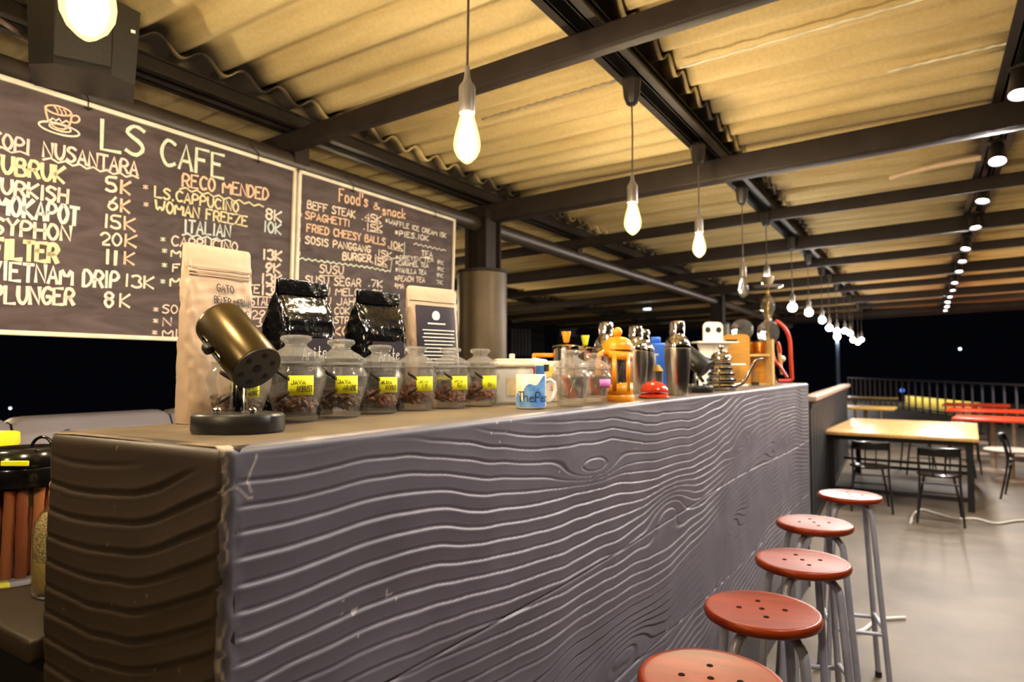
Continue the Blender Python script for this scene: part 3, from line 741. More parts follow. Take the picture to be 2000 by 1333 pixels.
# unseen pendants added over the dining side to brighten the ceiling
for k, y in enumerate((4.2, 6.4, 9.0, 12.0)):
    src = [o for o in C.objects if o.name.startswith('pendant_lamp') and 'third from the left' in o.get('label', '')][0]
    dup(src, (1.75, y, 2.69), 0.4 * k, 'glowing filament bulb of the second pendant row, right of the photograph', 'second row of pendant lamps')
for k, (x, y) in enumerate(((-4.6, 4.2), (-5.4, 7.4), (-4.9, 1.2))):  # hidden lamps added to brighten the roof beyond the eaves
    dup(src, (x, y, zroof(x) - .01), k, 'glowing filament bulb on the far side of the eaves, hidden behind the boards and column', 'pendants hidden beyond the eaves')
for x, y, z in ((-0.92, -0.55, ZP), (-1.75, 0.30, zroof(-1.75) - .205)): dup(src, (x, y, z), 0.7 * y, 'glowing filament bulb of the bar row, nearer than the photograph shows', 'bar pendants nearer than the photograph shows')  # out-of-view lamps added to brighten the near ceiling

# ================================================================= SPOTLIGHTS
lampdata = bpy.data.lights.new('spot_beam', 'SPOT'); lampdata.energy = SPOT_WATTS; lampdata.color = (1.0, 0.93, 0.87)
lampdata.spot_size = math.radians(164); lampdata.spot_blend = 0.7; lampdata.shadow_soft_size = 0.035
def spot(p, tilt, rz, label, group='spotlights on the right purlin'):
    t = thing('ceiling_spotlight', label, 'spotlight', p, rz, group)
    mb = MB(); mb.box((0, 0, -.004), (.07, .07, .012)); mb.tube([(0, 0, 0), (0, 0, -.05)], .008, 8); mb.build('bracket', M['capdark'], t, 40)
    rot = Matrix.Translation((0, 0, -.05)) @ Matrix.Rotation(tilt, 4, 'X')
    mb = MB(); mb.lathe([(0, .035), (.03, .035), (.036, .025), (.042, -.07), (.038, -.07), (.036, -.045), (0, -.045)], 24, (0, 0, 0), rot); mb.build('head', M['capdark'], t, 40)
    mb = MB(); mb.lathe([(0, -.066), (.02, -.062), (.034, -.05), (0, -.049)], 20, (0, 0, 0), rot); mb.build('lens', M['spotface'], t, 180)
    l = bpy.data.objects.new('spot_beam', lampdata); C.objects.link(l); l.parent = t
    l.matrix_local = rot @ Matrix.Translation((0, 0, -.078))
    return t
SP = [(1986, 190), (1945, 320), (1940, 392), (1906, 446), (1896, 487), (1878, 512), (1870, 532), (1861, 554), (1862, 568), (1858, 581), (1846, 592), (1838, 601), (1837, 608)]
ORD = ['nearest', 'second', 'third', 'fourth', 'fifth', 'sixth', 'seventh', 'eighth', 'ninth', 'tenth', 'eleventh', 'twelfth', 'farthest']
for k, (u, v) in enumerate(SP):
    p = on_z(u, v, 2.545)
    spot((0.34, p.y, 2.66), random.uniform(-.5, -.2), random.uniform(-.5, .5), '%s white spotlight of the row along the right purlin' % ORD[k])
for y in (1.5,):
    spot((0.34, y, 2.66), -.2, 0.2, 'white spotlight of the row nearer than the photograph shows')

# ================================================================= SPEAKER under the eaves
p = at(150, 1.93, 2.47)
t = thing('loudspeaker', 'black loudspeaker box hung under the eaves at the upper left', 'speaker', p, YAW + 0.55)
bm = bmesh.new()
top = [(-.13, -.10), (.13, -.10), (.13, .10), (-.13, .10)]
mb = MB()
pl = [(-.14, -.085), (-.075, -.13), (.075, -.13), (.14, -.085), (.14, .09), (-.14, .09)]
vs = [(x, y, .12) for x, y in pl] + [(x * .93, y * .93, -.105) for x, y in pl]
mb.add(vs, [tuple(range(6)), tuple(range(11, 5, -1))] + [(k, k + 6, (k + 1) % 6 + 6, (k + 1) % 6) for k in range(6)]); mb.build('cabinet', M['blackplastic'], t, 0)
mb = MB(); mb.grid(2, 2, lambda a, b: (-.068 + .136 * a, -.1325, -.085 + .19 * b)); mb.build('grille', pbr('speaker_grille', '#1f1c1a', 0.6, 0, .2, 120, .4, 300), t, 0)
mb = MB(); mb.box((0, .11, .10), (.06, .05, .05)); mb.box((0, 0, .135), (.05, .14, .03)); mb.build('bracket', M['black'], t, 0)
mb = MB(); mb.box((.122, -.099, .05), (.012, .005, .008)); mb.build('badge', M['white'], t, 0)
bm.free()
pc = [on_x(-30, 20, -2.3), on_x(30, 60, -2.25), at(50, 2.1, 2.58), at(64, 2.06, 2.545)]
mb = MB(); mb.tube(smoothpath(pc, 8), .008, 8); tag(mb.build('speaker_cable', M['cord']), 'dark cable curving down to the loudspeaker', 'cable')
# ================================================================= THINGS ON THE BAR
TOP = CH
# ---- pouches and bags
def pouch(name, W, D, H, mat, seal=0.0, crumple=0.0, gusset=False, neck=0.75, cr=0.0, seed=1, lean=0.0, narrow=1.0):
    """standing bag: width along Y, front face towards +X"""
    nu, nv = 72, 64; rs = np.random.RandomState(seed)
    U = np.linspace(0, 1, nu, endpoint=False); Vv = np.linspace(0, 1, nv)
    UU, VV = np.meshgrid(U, Vv); ang = UU * 2 * PI
    if gusset: d = D / 2 * np.where(VV < neck, 1.0, np.clip(1 - (VV - neck) / (0.90 - neck), 0.02, 1) ** 0.8)
    else: d = D / 2 * (np.clip(1 - VV, 0, 1) ** 0.75) * np.clip(.75 + VV * 2.0, 0, 1) + 0.0012
    d = np.maximum(d, 0.0014)
    w = W / 2 * (1 - (1 - narrow) * np.clip((VV - neck) / (1 - neck), 0, 1))
    pw = 0.22 if gusset else 0.45
    cs, sn = np.cos(ang), np.sin(ang)
    Y = w * np.sign(cs) * np.abs(cs) ** pw; X = d * np.sign(sn) * np.abs(sn) ** (0.22 if gusset else 0.6)
    Z = VV * H
    if cr > 0:   # rounded top corners
        e = np.clip((np.abs(Y) - (W / 2 - cr)) / cr, 0, 1); Z = np.minimum(Z, H - cr * (1 - np.sqrt(1 - e * e)))
    amp = crumple * np.clip(VV * 6, 0, 1) * np.where(VV > .9, .25, 1)
    n = vnoise(UU * 14 + 3, VV * 11, seed) + .7 * vnoise(UU * 31, VV * 23, seed + 1)
    rid = 1 - 2 * np.abs(vnoise(UU * 20 + 7, VV * 15 + VV * UU * 6, seed + 2)); n = n + 1.2 * rid
    X = X * (1 + 0 * n) + amp * n * np.where(np.abs(sn) > .25, np.sign(sn), 0); Y = Y + amp * .5 * n * np.sign(cs) * (np.abs(cs) > .7)
    X = X + lean * np.clip(VV - neck, 0, 1) ** 1.0
    Vt = np.stack([X.ravel(), Y.ravel(), Z.ravel()], 1)
    F = []
    for j in range(nv - 1):
        for i in range(nu): F.append((j * nu + i, (j * nu + (i + 1) % nu), (j + 1) * nu + (i + 1) % nu, (j + 1) * nu + i))
    me = bpy.data.meshes.new(name); F.append(tuple(range(nu - 1, -1, -1))); F.append(tuple(range((nv - 1) * nu, nv * nu)))
    me.from_pydata([tuple(q) for q in Vt], [], [tuple(f) for f in F]); me.materials.append(mat)
    me.polygons.foreach_set('use_smooth', [True] * len(me.polygons)); me.set_sharp_from_angle(angle=math.radians(50))
    o = bpy.data.objects.new(name, me); C.objects.link(o)
    def front(y, z):
        c = min(1.0, abs(2 * y / W)) ** (1 / .45); return (D / 2 * (max(0, 1 - z / H) ** 0.75) * min(1, .75 + z / H * 2) + .0012) * max(0.0, 1 - c * c) ** .3 + 2.2 * crumple
    return o, front
def patch(y0, y1, z0, z1, fx, nu=14, nv=14, off=0.002):
    mb = MB(); mb.grid(nu, nv, lambda a, b: (fx(y0 + (y1 - y0) * a, z0 + (z1 - z0) * b) + off, y0 + (y1 - y0) * a, z0 + (z1 - z0) * b)); return mb
# big kraft pouch
W, D, H = .136, .085, .335
t = thing('coffee_pouch', 'tall brown kraft pouch with handwriting in black marker, behind the tilted canister', 'bag', (-1.145, .738, TOP), -0.06)
o, fx = pouch('paper_bag', W, D, H, M['kraft'], crumple=0.0013, cr=.008, seed=3); o.parent = t
mb = MB()
for z in (.276, .282, .291): mb.tube([(fx(y, z) + .0006, y, z) for y in np.linspace(-W / 2 + .006, W / 2 - .006, 14)], .0012, 6)
mb.build('zip_seal', M['kraft'], t, 60)
mb = MB()
for txt, y, z, wd, h in (('GATO', -.012, .247, .034, .014), ('BENER MERIAH', -.018, .224, .076, .0135), ('-BLANGHE.', -.009, .201, .066, .013)):
    write(mb, txt, wd, h, .0021, lambda x, q, y=y, z=z: (fx(y + x, z + q - .05 * x) + .0012, y + x, z + q - .05 * x), .06)
mb.build('handwriting', M['ink'], t, 0)
# two black foil bags
def blackbag(x, y, rz, label, seed):
    W, D, H = .135, .082, .290
    t = thing('foil_coffee_bag', label, 'bag', (x, y, TOP), rz, 'black foil coffee bags')
    o, _ = pouch('foil_bag', W, D, H, M['foil'], crumple=.0014, gusset=True, neck=.70, seed=seed, lean=.035, narrow=.97); o.parent = t
    mb = MB(); mb.box((.014, 0, H * .955), (.003, W * .95, .030), None, .001); mb.build('folded_top', M['foil'], t, 30)
    mb = MB(); mb.tube([(.0125 + .0009 * (-1) ** k, -.06 + k * .12 / 60, H * .9) for k in range(61)], .0011, 5); mb.build('crimped_seam', M['foil'], t, 60)
    fx = lambda y, z: D / 2 + .0035
    mb = patch(-.046, .052, .085, .166, fx); mb.build('label', M['labelblack'], t, 0)
    mb = MB(); write(mb, 'Arite', .064, .034, .0024, lambda a, b: (fx(0, 0) + .003, -.026 + a, .118 + b * .8 + .1 * a), .02, .3)
    write(mb, 'COFFEE CO.', .05, .008, .0013, lambda a, b: (fx(0, 0) + .003, -.010 + a, .096 + b), .0, 0)
    ribbon(mb, [(0, 0), (.06, 0)], .001, lambda a, b: (fx(0, 0) + .003, -.018 + a, .110 + b)); mb.build('label_lettering', M['white'], t, 0)
    return t
blackbag(-1.15, .937, -.05, 'glossy black foil coffee bag next to the tall kraft pouch, nearer of the two', 11)
blackbag(-1.15, 1.170, -.12, 'glossy black foil coffee bag left of the pouch with the black label', 23)
# kraft pouch with black label
W, D, H = .168, .08, .324
t = thing('coffee_pouch', 'kraft pouch with a large black printed label, behind the bean jars', 'bag', (-1.14, 1.375, TOP), -.24)
o, fx = pouch('paper_bag', W, D, H, M['kraft'], crumple=.0008, cr=.014, seed=8); o.parent = t
mb = MB(); mb.tube([(fx(y, .285) + .0006, y, .285) for y in np.linspace(-W / 2 + .006, W / 2 - .006, 14)], .0012, 6); mb.build('zip_seal', M['kraft'], t, 60)
mb = patch(-.064, .068, .045, .272, fx, off=.0015); mb.build('label', M['labelblack'], t, 60)
mb = MB(); rr = random.Random(4)
for k in range(10):
    z = .205 - k * .0098; x = -.05 + rr.uniform(0, .012); xe = .062 - rr.uniform(0, .01)
    while x < xe:
        w = rr.uniform(.006, .018)
        ribbon(mb, [(x, z), (min(x + w, xe), z)], .0028, lambda a, b: (fx(a, b) + .0026, a, b)); x += w + .0022
write(mb, 'PREMIUM COFFEE', .048, .006, .0011, lambda a, b: (fx(.0 + a, .06) + .0026, -.014 + a, .092 + b), 0, 0)
mb.lathe([(0, 0), (.013, 0), (.013, .001), (0, .001)], 24, (0, 0, 0), Matrix.Translation((fx(0, .245) + .002, 0, .245)) @ Matrix.Rotation(PI / 2, 4, 'Y'))
[ribbon(mb, [(x, .223), (x + .009, .223)], .004, lambda a, b: (fx(a, b) + .0026, a, b)) for x in (-.028, -.016, -.004, .008, .020)]
mb.build('label_print', M['white'], t, 0)
mb = MB(); write(mb, 'ARABICA', .05, .011, .0022, lambda a, b: (fx(-.012 + a, .07) + .0026, -.012 + a, .072 + b), 0, 0); mb.build('label_word', pbr('yellow_print', '#e8e04a', .5), t, 0)

# ---- tilted canisters on stands
def canister(loc, rz, label, mat, s=1.0):
    t = thing('canister_stand', label, 'canister', loc, rz, 'tilted canisters on stands'); t.scale = (s, s, s)
    mb = MB(); mb.lathe([(0, 0), (.070, 0), (.0725, .004), (.0715, .026), (.068, .0295), (0, .030)], 56, (0, 0, 0), None, .78); mb.build('base', M['blackplastic'], t, 40)
    mb = MB()
    for dx in (-.028, .028): mb.sphere((dx, -.014, .034), .0062, 14, 8)
    mb.build('screw', M['chrome'], t, 180)
    mb = MB(); mb.lathe([(0, .030), (.0135, .030), (.0135, .078), (.011, .082), (0, .082)], 28); mb.build('post', M['glass'], t, 40)
    mb = MB(); mb.lathe([(0, .031), (.009, .031), (.009, .086), (.006, .09), (.006, .105), (0, .105)], 20); mb.build('post_core', M['chrome'], t, 40)
    # drum: axis pointing down-right towards the viewer
    ax = Vector((.66, -.42, -.60)).normalized(); c0 = Vector((-.004, .004, .138))
    q = Vector((0, 0, 1)).rotation_difference(ax).to_matrix().to_4x4(); q.translation = c0
    mb = MB(); mb.lathe([(0, -.066), (.037, -.066), (.040, -.063), (.0405, -.058), (.0405, .058), (.0395, .0605), (0, .0605)], 48, (0, 0, 0), q); drum = mb.build('drum', mat, t, 40)
    mb = MB(); mb.lathe([(0, .0605), (.0392, .0605), (.0392, .0625), (0, .0625)], 48, (0, 0, 0), q); e = mb.build('perforated_end', M['black'], drum, 40)
    mb = MB()
    for k in range(6):
        a = k * PI / 3 + .4; mb.lathe([(0, .0628), (.0038, .0628), (.0044, .0633), (0, .0634)], 14, (.0255 * math.cos(a), .0255 * math.sin(a), 0), q)
    mb.lathe([(0, .0628), (.0062, .0628), (.007, .0634), (0, .0635)], 16, (0, 0, 0), q); mb.build('hole', pbr('hole_black', '#020202', .9), e, 40)
    # slot and knob on the side facing left
    side = q @ Vector((0, 0, 0)); perp = (Vector((-.62, -.70, -.25)) - ax * Vector((-.62, -.70, -.25)).dot(ax)).normalized()
    mb = MB()
    for off in (-.028, .014):
        c = side + perp * .0402 + ax * off; m = Matrix((ax, perp.cross(ax), perp)).transposed().to_4x4(); m.translation = c
        mb.box((0, 0, 0), (.016, .009, .003), m, .001)
    mb.build('slot_plate', M['chrome'], drum, 30)
    c = side + perp * .046 + ax * -.008; m = Matrix((ax, perp.cross(ax), perp)).transposed().to_4x4(); m.translation = c
    mb = MB(); mb.box((0, 0, 0), (.018, .016, .014), m, .005); mb.build('knob', M['black'], drum, 60)
    return t
canister(at(468, 1.035, TOP), YAW, 'bronze-black tilted canister on an oval stand at the near end of the bar', M['canister'])
canister(at(1360, 2.76, TOP), YAW - .1, 'small dark tilted canister behind the front shaker', M['blackplastic'], .98)

# ---- glass jars
JB = [(0, .002), (.034, 0), (.039, .003), (.039, .009), (.036, .014), (.041, .030), (.050, .058), (.0535, .074), (.052, .086), (.046, .095), (.0435, .099), (.0445, .104), (.042, .106), (.0405, .100), (.0435, .094), (.049, .085), (.0505, .074), (.047, .058), (.038, .030), (.033, .017), (0, .015)]
JL = [(0, .103), (.040, .103), (.041, .106), (.049, .106), (.0498, .110), (.049, .1155), (.0445, .1175), (.036, .124), (.025, .130), (.0195, .134), (.0185, .138), (.022, .142), (.0265, .145), (.0275, .149), (.025, .153), (.016, .1545), (0, .1545)]
def beans_mesh(seed, n=95, R0=.041, zmax=.045):
    r = random.Random(seed); mb = MB()
    for k in range(n):
        f = k / n; rad = R0 * math.sqrt(r.random()); a = r.uniform(0, 2 * PI)
        z = .021 + f * (zmax - .021) * (1.15 - .5 * (rad / R0) ** 2) * (1 + .35 * math.cos(a + 2.6))
        lim = .030 + (z - .017) * .32; rad = min(rad, lim)
        e = Euler((r.uniform(0, 6), r.uniform(0, 6), r.uniform(0, 6))).to_matrix().to_4x4(); e.translation = (rad * math.cos(a), rad * math.sin(a), z)
        vs = []; fs = []; rings = 5; seg = 8
        prof = [(0, -1), (.62, -.75), (1, 0), (.62, .75), (0, 1)]
        m = MB(); m.lathe([(p * .0062, q * .0088) for p, q in prof], seg)
        vs = [(x, y * .72 if y > 0 else y * .9, zz) for x, y, zz in m.v]; mb.add(vs, m.f, e)
    return mb
BEANM = [pbr('roast_dark', '#55301c', .28, 0, .5, 90), pbr('roast_medium', '#85502f', .34, 0, .45, 90)]
def jar(loc, label, note=None, notemat='yellownote', phi=0.0, beans=None, beanlabel=None, group='glass jars with coffee beans', s=1.0, nh=.034):
    t = thing('glass_jar', label, 'jar', loc, 0, group); t.scale = (s, s, s)
    mb = MB(); mb.lathe(JB, 48); body = mb.build('jar_body', M['glassjar'], t, 50)
    mb = MB(); mb.lathe(JL, 48); lid = mb.build('jar_lid', M['glasslid'], t, 50)
    mb = MB(); mb.lathe([(.0405, .1035), (.0425, .1035), (.0425, .1068), (.0405, .1068)], 40); mb.build('seal_ring', M['frost'], lid, 50)
    if note is not None:
        cen = YAW - PI / 2 + phi                           # direction the note faces
        R0 = .0545; arcw = .044
        pt = lambda x, z: (R0 * math.cos(cen + x / R0), R0 * math.sin(cen + x / R0), z)
        mb = MB(); mb.grid(10, 3, lambda a, b: pt((a - .5) * arcw, .048 + nh * b)); n_ = mb.build('paper_label', M[notemat], t, 60)
        so = n_.modifiers.new('paper', 'SOLIDIFY'); so.thickness = .0004
        if note:
            mb = MB(); L = note.split('|'); hh = nh / (len(L) + .8)
            for k, txt in enumerate(L):
                ww = arcw * (.55 if len(txt) < 7 else .72) if k < len(L) - 1 else arcw * min(.62, .13 * len(txt))
                x0 = -arcw * .40 if k == 0 else -arcw * .16
                write(mb, txt, ww, hh * (.6 if k < len(L) - 1 else .85), .0011, lambda x, z, x0=x0, k=k: tuple(Vector(pt(x0 + x, .0 + .048 + nh - (k + 1) * hh * 1.08 - .002 + z)) * 1.0 + Vector((.0007 * math.cos(cen), .0007 * math.sin(cen), 0))), .05, .2)
            mb.build('note_writing', M['ink'], n_, 0)
        if notemat == 'yellownote':
            for dz, tl in ((.078, 1), (.052, -1)):
                mb = MB(); mb.grid(6, 2, lambda a, b: pt(-arcw / 2 - .020 + .026 * a, dz + tl * (.012 - .016 * a) + .0075 * (b - .5)))
                q_ = mb.build('black_strip', M['black'], t, 60)
                so = q_.modifiers.new('strip', 'SOLIDIFY'); so.thickness = .0006
    if beans is not None:
        o = beans_mesh(beans, 95, .0385, .046 if beans % 2 else .052).build('coffee_beans', BEANM[0 if beans < 3 else 1], None, 60)
        o.location = loc; o.scale = (s, s, s); tag(o, beanlabel, 'coffee beans', 'coffee beans in the jars', 'stuff')
    return t
JARS = [((467, 1.16), 'ARJUNA|MOUNTN|ARABIC', .62, 'glass jar of coffee beans directly behind the tilted canister', 'nuggets'),
        ((578, 1.245), 'JAVA|ROBUST', .50, 'glass jar with a yellow note reading JAVA ROBUST', ''), ((666, 1.355), 'JAVA|ARABIC', .48, 'glass jar with a yellow note reading JAVA ARABIC', ''),
        ((742, 1.47), 'ARJUNA|ROBUS', .58, 'glass jar with a yellow note, fourth bean jar from the tilted canister', ''), ((812, 1.57), 'JAVA|LO', .58, 'glass jar with a yellow note, fifth bean jar from the tilted canister', ''),
        ((880, 1.655), 'JAVA|GA', .56, 'glass jar with a yellow note, second to last bean jar before the white mug', ''), ((938, 1.745), '|BA', .56, 'glass jar with a yellow note, last bean jar beside the white tub', '')]
for k, ((u, Z), note, phi, lab, _) in enumerate(JARS):
    jar(at(u, Z, TOP), lab, note, 'yellownote', phi, k, 'roasted coffee beans inside the ' + lab.replace('glass jar', 'jar', 1).replace('jar of coffee beans', 'jar'), s=(1.06, 1.07, 1.05, 1, 1, 1, 1)[k])
jar(at(1115, 1.75, TOP), 'clear glass jar holding silver sachets, in front of the orange press', None, None, 0, None, None, 'clear glass jars with sachets', .98)
jar(at(1161, 1.905, TOP), 'clear glass jar with pink notes, beside the orange press', '', 'pink', .55, None, None, 'clear glass jars with sachets', .95, .026)
for (u, Z, nm) in ((1115, 1.75, 'silver foil sachets inside the clear jar nearest the orange press'), (1161, 1.905, 'small sachets inside the jar with pink notes')):
    p0 = at(u, Z, TOP)
    for k in range(3):
        mb = MB(); a = k * 2.1 + .4
        m = Matrix.Translation((.010 * math.cos(a), .010 * math.sin(a), .052)) @ Matrix.Rotation(a, 4, 'Z') @ Matrix.Rotation(.22, 4, 'X')
        mb.grid(8, 8, lambda a_, b_: ((a_ - .5) * .045, .004 * math.sin(a_ * 5 + k) * math.sin(b_ * 4 + 1), (b_ - .5) * .062)); mb.v = [tuple(m @ Vector(q)) for q in mb.v]
        o = mb.build('sachet', M['steelbrush'] if k < 2 else pbr('sachet_print', '#e07a4a', .4), None, 60, p0); so = o.modifiers.new('foil', 'SOLIDIFY'); so.thickness = .002
        tag(o, nm, 'sachet', nm)

# ---- mug
p = at(1037, 1.66, TOP)
t = thing('mug', 'white mug with a blue picture and black lettering, at the bar edge', 'mug', p, YAW)
MR, MH = .039, .086
mb = MB(); mb.lathe([(0, .002), (.036, 0), (.0385, .003), (MR, .008), (MR, MH - .002), (MR - .0015, MH), (MR - .0035, MH - .002), (MR - .004, .010), (0, .006)], 56); mb.build('cup_body', M['mug'], t, 50)
mb = MB(); mb.tube([Vector((.038, .0, .068)), Vector((.05, .004, .072)), Vector((.060, .007, .064)), Vector((.063, .008, .045)), Vector((.057, .006, .026)), Vector((.046, .003, .016)), Vector((.037, 0, .016))], .0052, 12); mb.build('handle', M['mug'], t, 180)
def onmug(x, z, e=.0006):
    a = -PI / 2 + x / MR; return ((MR + e) * math.cos(a), (MR + e) * math.sin(a), z)
def edge(f): return .050 + .030 * f + .006 * math.sin(f * 9)
mb = MB(); mb.grid(28, 10, lambda a, b: onmug(-.019 + .062 * a, .004 + (max(.0441, edge(a)) - .004) * b)); mb.build('blue_print', M['mugblue'], t, 60)
mb = MB(); mb.grid(14, 6, lambda a, b: onmug(-.049 + .030 * a, .004 + (.024 + .012 * math.sin(a * 5)) * b)); mb.build('blue_print', M['mugblue'], t, 60)
mb = MB()
for ch, x0, w, h, pen in (('T', -.037, .015, .024, .0022), ('h', -.020, .013, .026, .0022), ('e', -.004, .012, .022, .0022), ('P', .010, .013, .024, .0022), ('e', .025, .011, .022, .0022), ('a', .038, .011, .022, .0022)):
    write(mb, ch, w, h, pen, lambda x, z, x0=x0: onmug(x0 + x, .018 + z, .0014), 0, .1)
    if ch in 'TPh': ribbon(mb, [(0, 0), (.005, 0)], .001, lambda x, z, x0=x0, w=w: onmug(x0 + (w / 2 - .0025 if ch == 'T' else -.0025) + x, .018 + z, .0014))
mb.build('mug_lettering', M['ink'], t, 0)

# ---- white tub with lid, print card box, white dome
p = at(1000, 1.87, TOP)
t = thing('plastic_tub', 'cloudy white lidded plastic tub behind the mug', 'tub', p, YAW + .12)
mb = MB(); mb.box((0, 0, .052), (.112, .10, .104), None, .010); mb.build('tub_body', M['frost'], t, 50)
mb = MB(); mb.box((0, 0, .1125), (.122, .11, .016), None, .006); mb.box((0, 0, .124), (.10, .09, .010), None, .003); mb.build('tub_lid', pbr('cloudy_white_lid', '#ded2c2', .35), t, 50)
mb = MB(); mb.box((.0, .0, .136), (.016, .016, .016), None, .003); mb.build('lid_knob', M['frost'], t, 50)
mb = MB(); mb.box((-.004, -.0515, .05), (.034, .002, .05)); mb.build('tub_label', pbr('beige_label', '#c2b08c', .5, 0, .3, 30), t, 0)
p = at(1058, 1.99, TOP)
t = thing('printed_carton', 'small printed carton with colour pictures behind the white mug', 'box', p, YAW + .1)
mb = MB(); mb.box((0, 0, .062), (.10, .055, .124), None, .002); mb.build('carton', pbr('white_card', '#e5dac9', .5), t, 30)
for x, z, w, h, c in ((-.036, .095, .022, .03, '#8a3424'), (-.010, .092, .026, .036, '#3d6cb0'), (.010, .103, .016, .02, '#1d1a20'), (.022, .09, .020, .034, '#d8b45a'), (.034, .06, .022, .05, '#c9a58c')):
    mb = MB(); mb.box((x, -.0285, z), (w, .0015, h)); mb.build('picture', pbr('picture_print', c, .5, 0, .5, 40), t, 0)
p = at(1046, 2.17, TOP)
t = thing('white_bowl', 'upturned white bowl behind the printed carton', 'bowl', p); t.scale = (.72, .72, .9)
mb = MB(); mb.lathe([(.095, 0), (.093, .03), (.085, .10), (.072, .130), (.05, .146), (0, .152)], 40); mb.lathe([(.09, 0), (.095, 0)], 40); mb.build('bowl_shell', M['white'], t, 60)

# ---- chrome presses with coloured knobs
def press(loc, rz, col, label):
    t = thing('steel_press_pot', label, 'press pot', loc, rz, 'steel press pots')
    mb = MB(); mb.lathe([(0, 0), (.046, 0), (.048, .004), (.048, .165), (.050, .170), (.050, .182), (.046, .186), (.02, .189), (0, .189)], 48); mb.build('pot_body', M['chrome'], t, 40)
    mb = MB(); mb.box((-.050 - .036, 0, .150), (.078, .016, .016), None, .004); mb.box((-.050 - .069, 0, .100), (.016, .018, .112), None, .004); mb.build('handle', M[col], t, 40)
    mb = MB(); mb.lathe([(0, .189), (.003, .189), (.003, .198), (0, .198)], 12); mb.build('plunger_rod', M['chrome'], t, 60)
    mb = MB(); mb.lathe([(0, .196), (.0095, .196), (.017, .234), (.0165, .236), (0, .236)], 28); mb.build('knob', M[col], t, 40)
    mb = MB(); mb.tube([(.04, 0, .165), (.058, 0, .172), (.070, 0, .182)], [.016, .012, .007], 12); mb.build('spout', M['chrome'], t, 60)
press(at(1106, 2.35, TOP), YAW - .25, 'orange', 'polished steel press pot with an orange handle and knob')
press(at(1143, 2.62, TOP), YAW - .2, 'lime', 'polished steel press pot with a lime handle and knob')

# ---- orange french press
p = at(1206, 2.04, TOP)
t = thing('french_press', 'orange plastic and glass french press near the red bell', 'french press', p, YAW)
R0 = .042
mb = MB(); mb.lathe([(0, .012), (.038, .012), (.040, .016), (.040, .172), (.0385, .172), (.0385, .018), (0, .014)], 44); mb.build('glass_beaker', M['glass'], t, 50)
mb = MB(); mb.lathe([(0, 0), (.047, 0), (.048, .003), (.048, .012), (.0465, .016), (.044, .016), (.044, .012), (0, .012)], 48)
def band(a0, a1, zl, zh, n=28):
    mb.grid(n, 2, lambda a, b: ((R0 + .002) * math.cos(a0 + (a1 - a0) * a), (R0 + .002) * math.sin(a0 + (a1 - a0) * a), (zl(a) + (zh(a) - zl(a)) * b)))
band(-PI, PI, lambda a: .012, lambda a: .036 + .022 * (.5 + .5 * math.cos(2 * PI * a - 2.2)), 60)
for ang in (-PI * .30, -PI * .62, PI * .12, PI * .62):
    band(ang - .15, ang + .15, lambda a: .03, lambda a: .150, 6)
band(-PI, PI, lambda a: .134 + .010 * math.cos(2 * PI * a + .6), lambda a: .158 + .006 * math.cos(2 * PI * a + .6), 60)
o = mb.build('frame', M['orange'], t, 60); so = o.modifiers.new('plastic', 'SOLIDIFY'); so.thickness = .0035; so.offset = 1
mb = MB(); mb.tube(smoothpath([(-.036, -.026, .146), (-.052, -.046, .150), (-.066, -.060, .140), (-.070, -.064, .105), (-.066, -.058, .050), (-.048, -.030, .026)], 6), .0085, 12); mb.build('handle', M['orange'], t, 60)
mb = MB(); mb.lathe([(0, .160), (.047, .160), (.0475, .173), (.046, .178), (.040, .190), (.026, .199), (.008, .203), (0, .203)], 44); lid = mb.build('lid', M['orange'], t, 40)
mb = MB(); mb.sphere((0, 0, .216), .0155, 24, 14); mb.build('lid_knob', M['orange'], lid, 180)
mb = MB(); mb.lathe([(0, .05), (.0375, .05), (.0375, .054), (0, .054)], 32); mb.tube([(0, 0, .054), (0, 0, .165)], .0022, 8); mb.build('plunger', M['steelbrush'], t, 60)

# ---- cocktail shakers
SHK = [(0, .0), (.034, 0), (.036, .004), (.040, .05), (.0465, .12), (.0475, .168), (.0475, .172), (.0455, .174), (.0465, .178), (.045, .190), (.040, .204), (.031, .216), (.0275, .222), (.0265, .226), (.028, .229), (.0275, .262), (.0245, .272), (.012, .2765), (0, .277)]
def shaker(loc, label, s=1.0):
    t = thing('cocktail_shaker', label, 'shaker', loc, 0, 'steel cocktail shakers'); t.scale = (s, s, s)
    mb = MB(); mb.lathe(SHK[:8], 48); mb.build('tumbler', M['steelbrush'], t, 40)
    mb = MB(); mb.lathe(SHK[7:15], 48); mb.build('strainer_top', M['chrome'], t, 40)
    mb = MB(); mb.lathe(SHK[14:], 48); mb.build('cap', M['chrome'], t, 40)
shaker(at(1323, 2.47, TOP), 'tall steel cocktail shaker standing right of the red bell, nearest of them', 1.03)
shaker(at(1184, 2.72, TOP), 'steel cocktail shaker behind the orange press', 1.08)
shaker(at(1242, 2.62, TOP), 'steel cocktail shaker just left of the front shaker', 1.0)
shaker(at(1257, 2.86, TOP), 'steel cocktail shaker half hidden between two other shakers', 1.0)

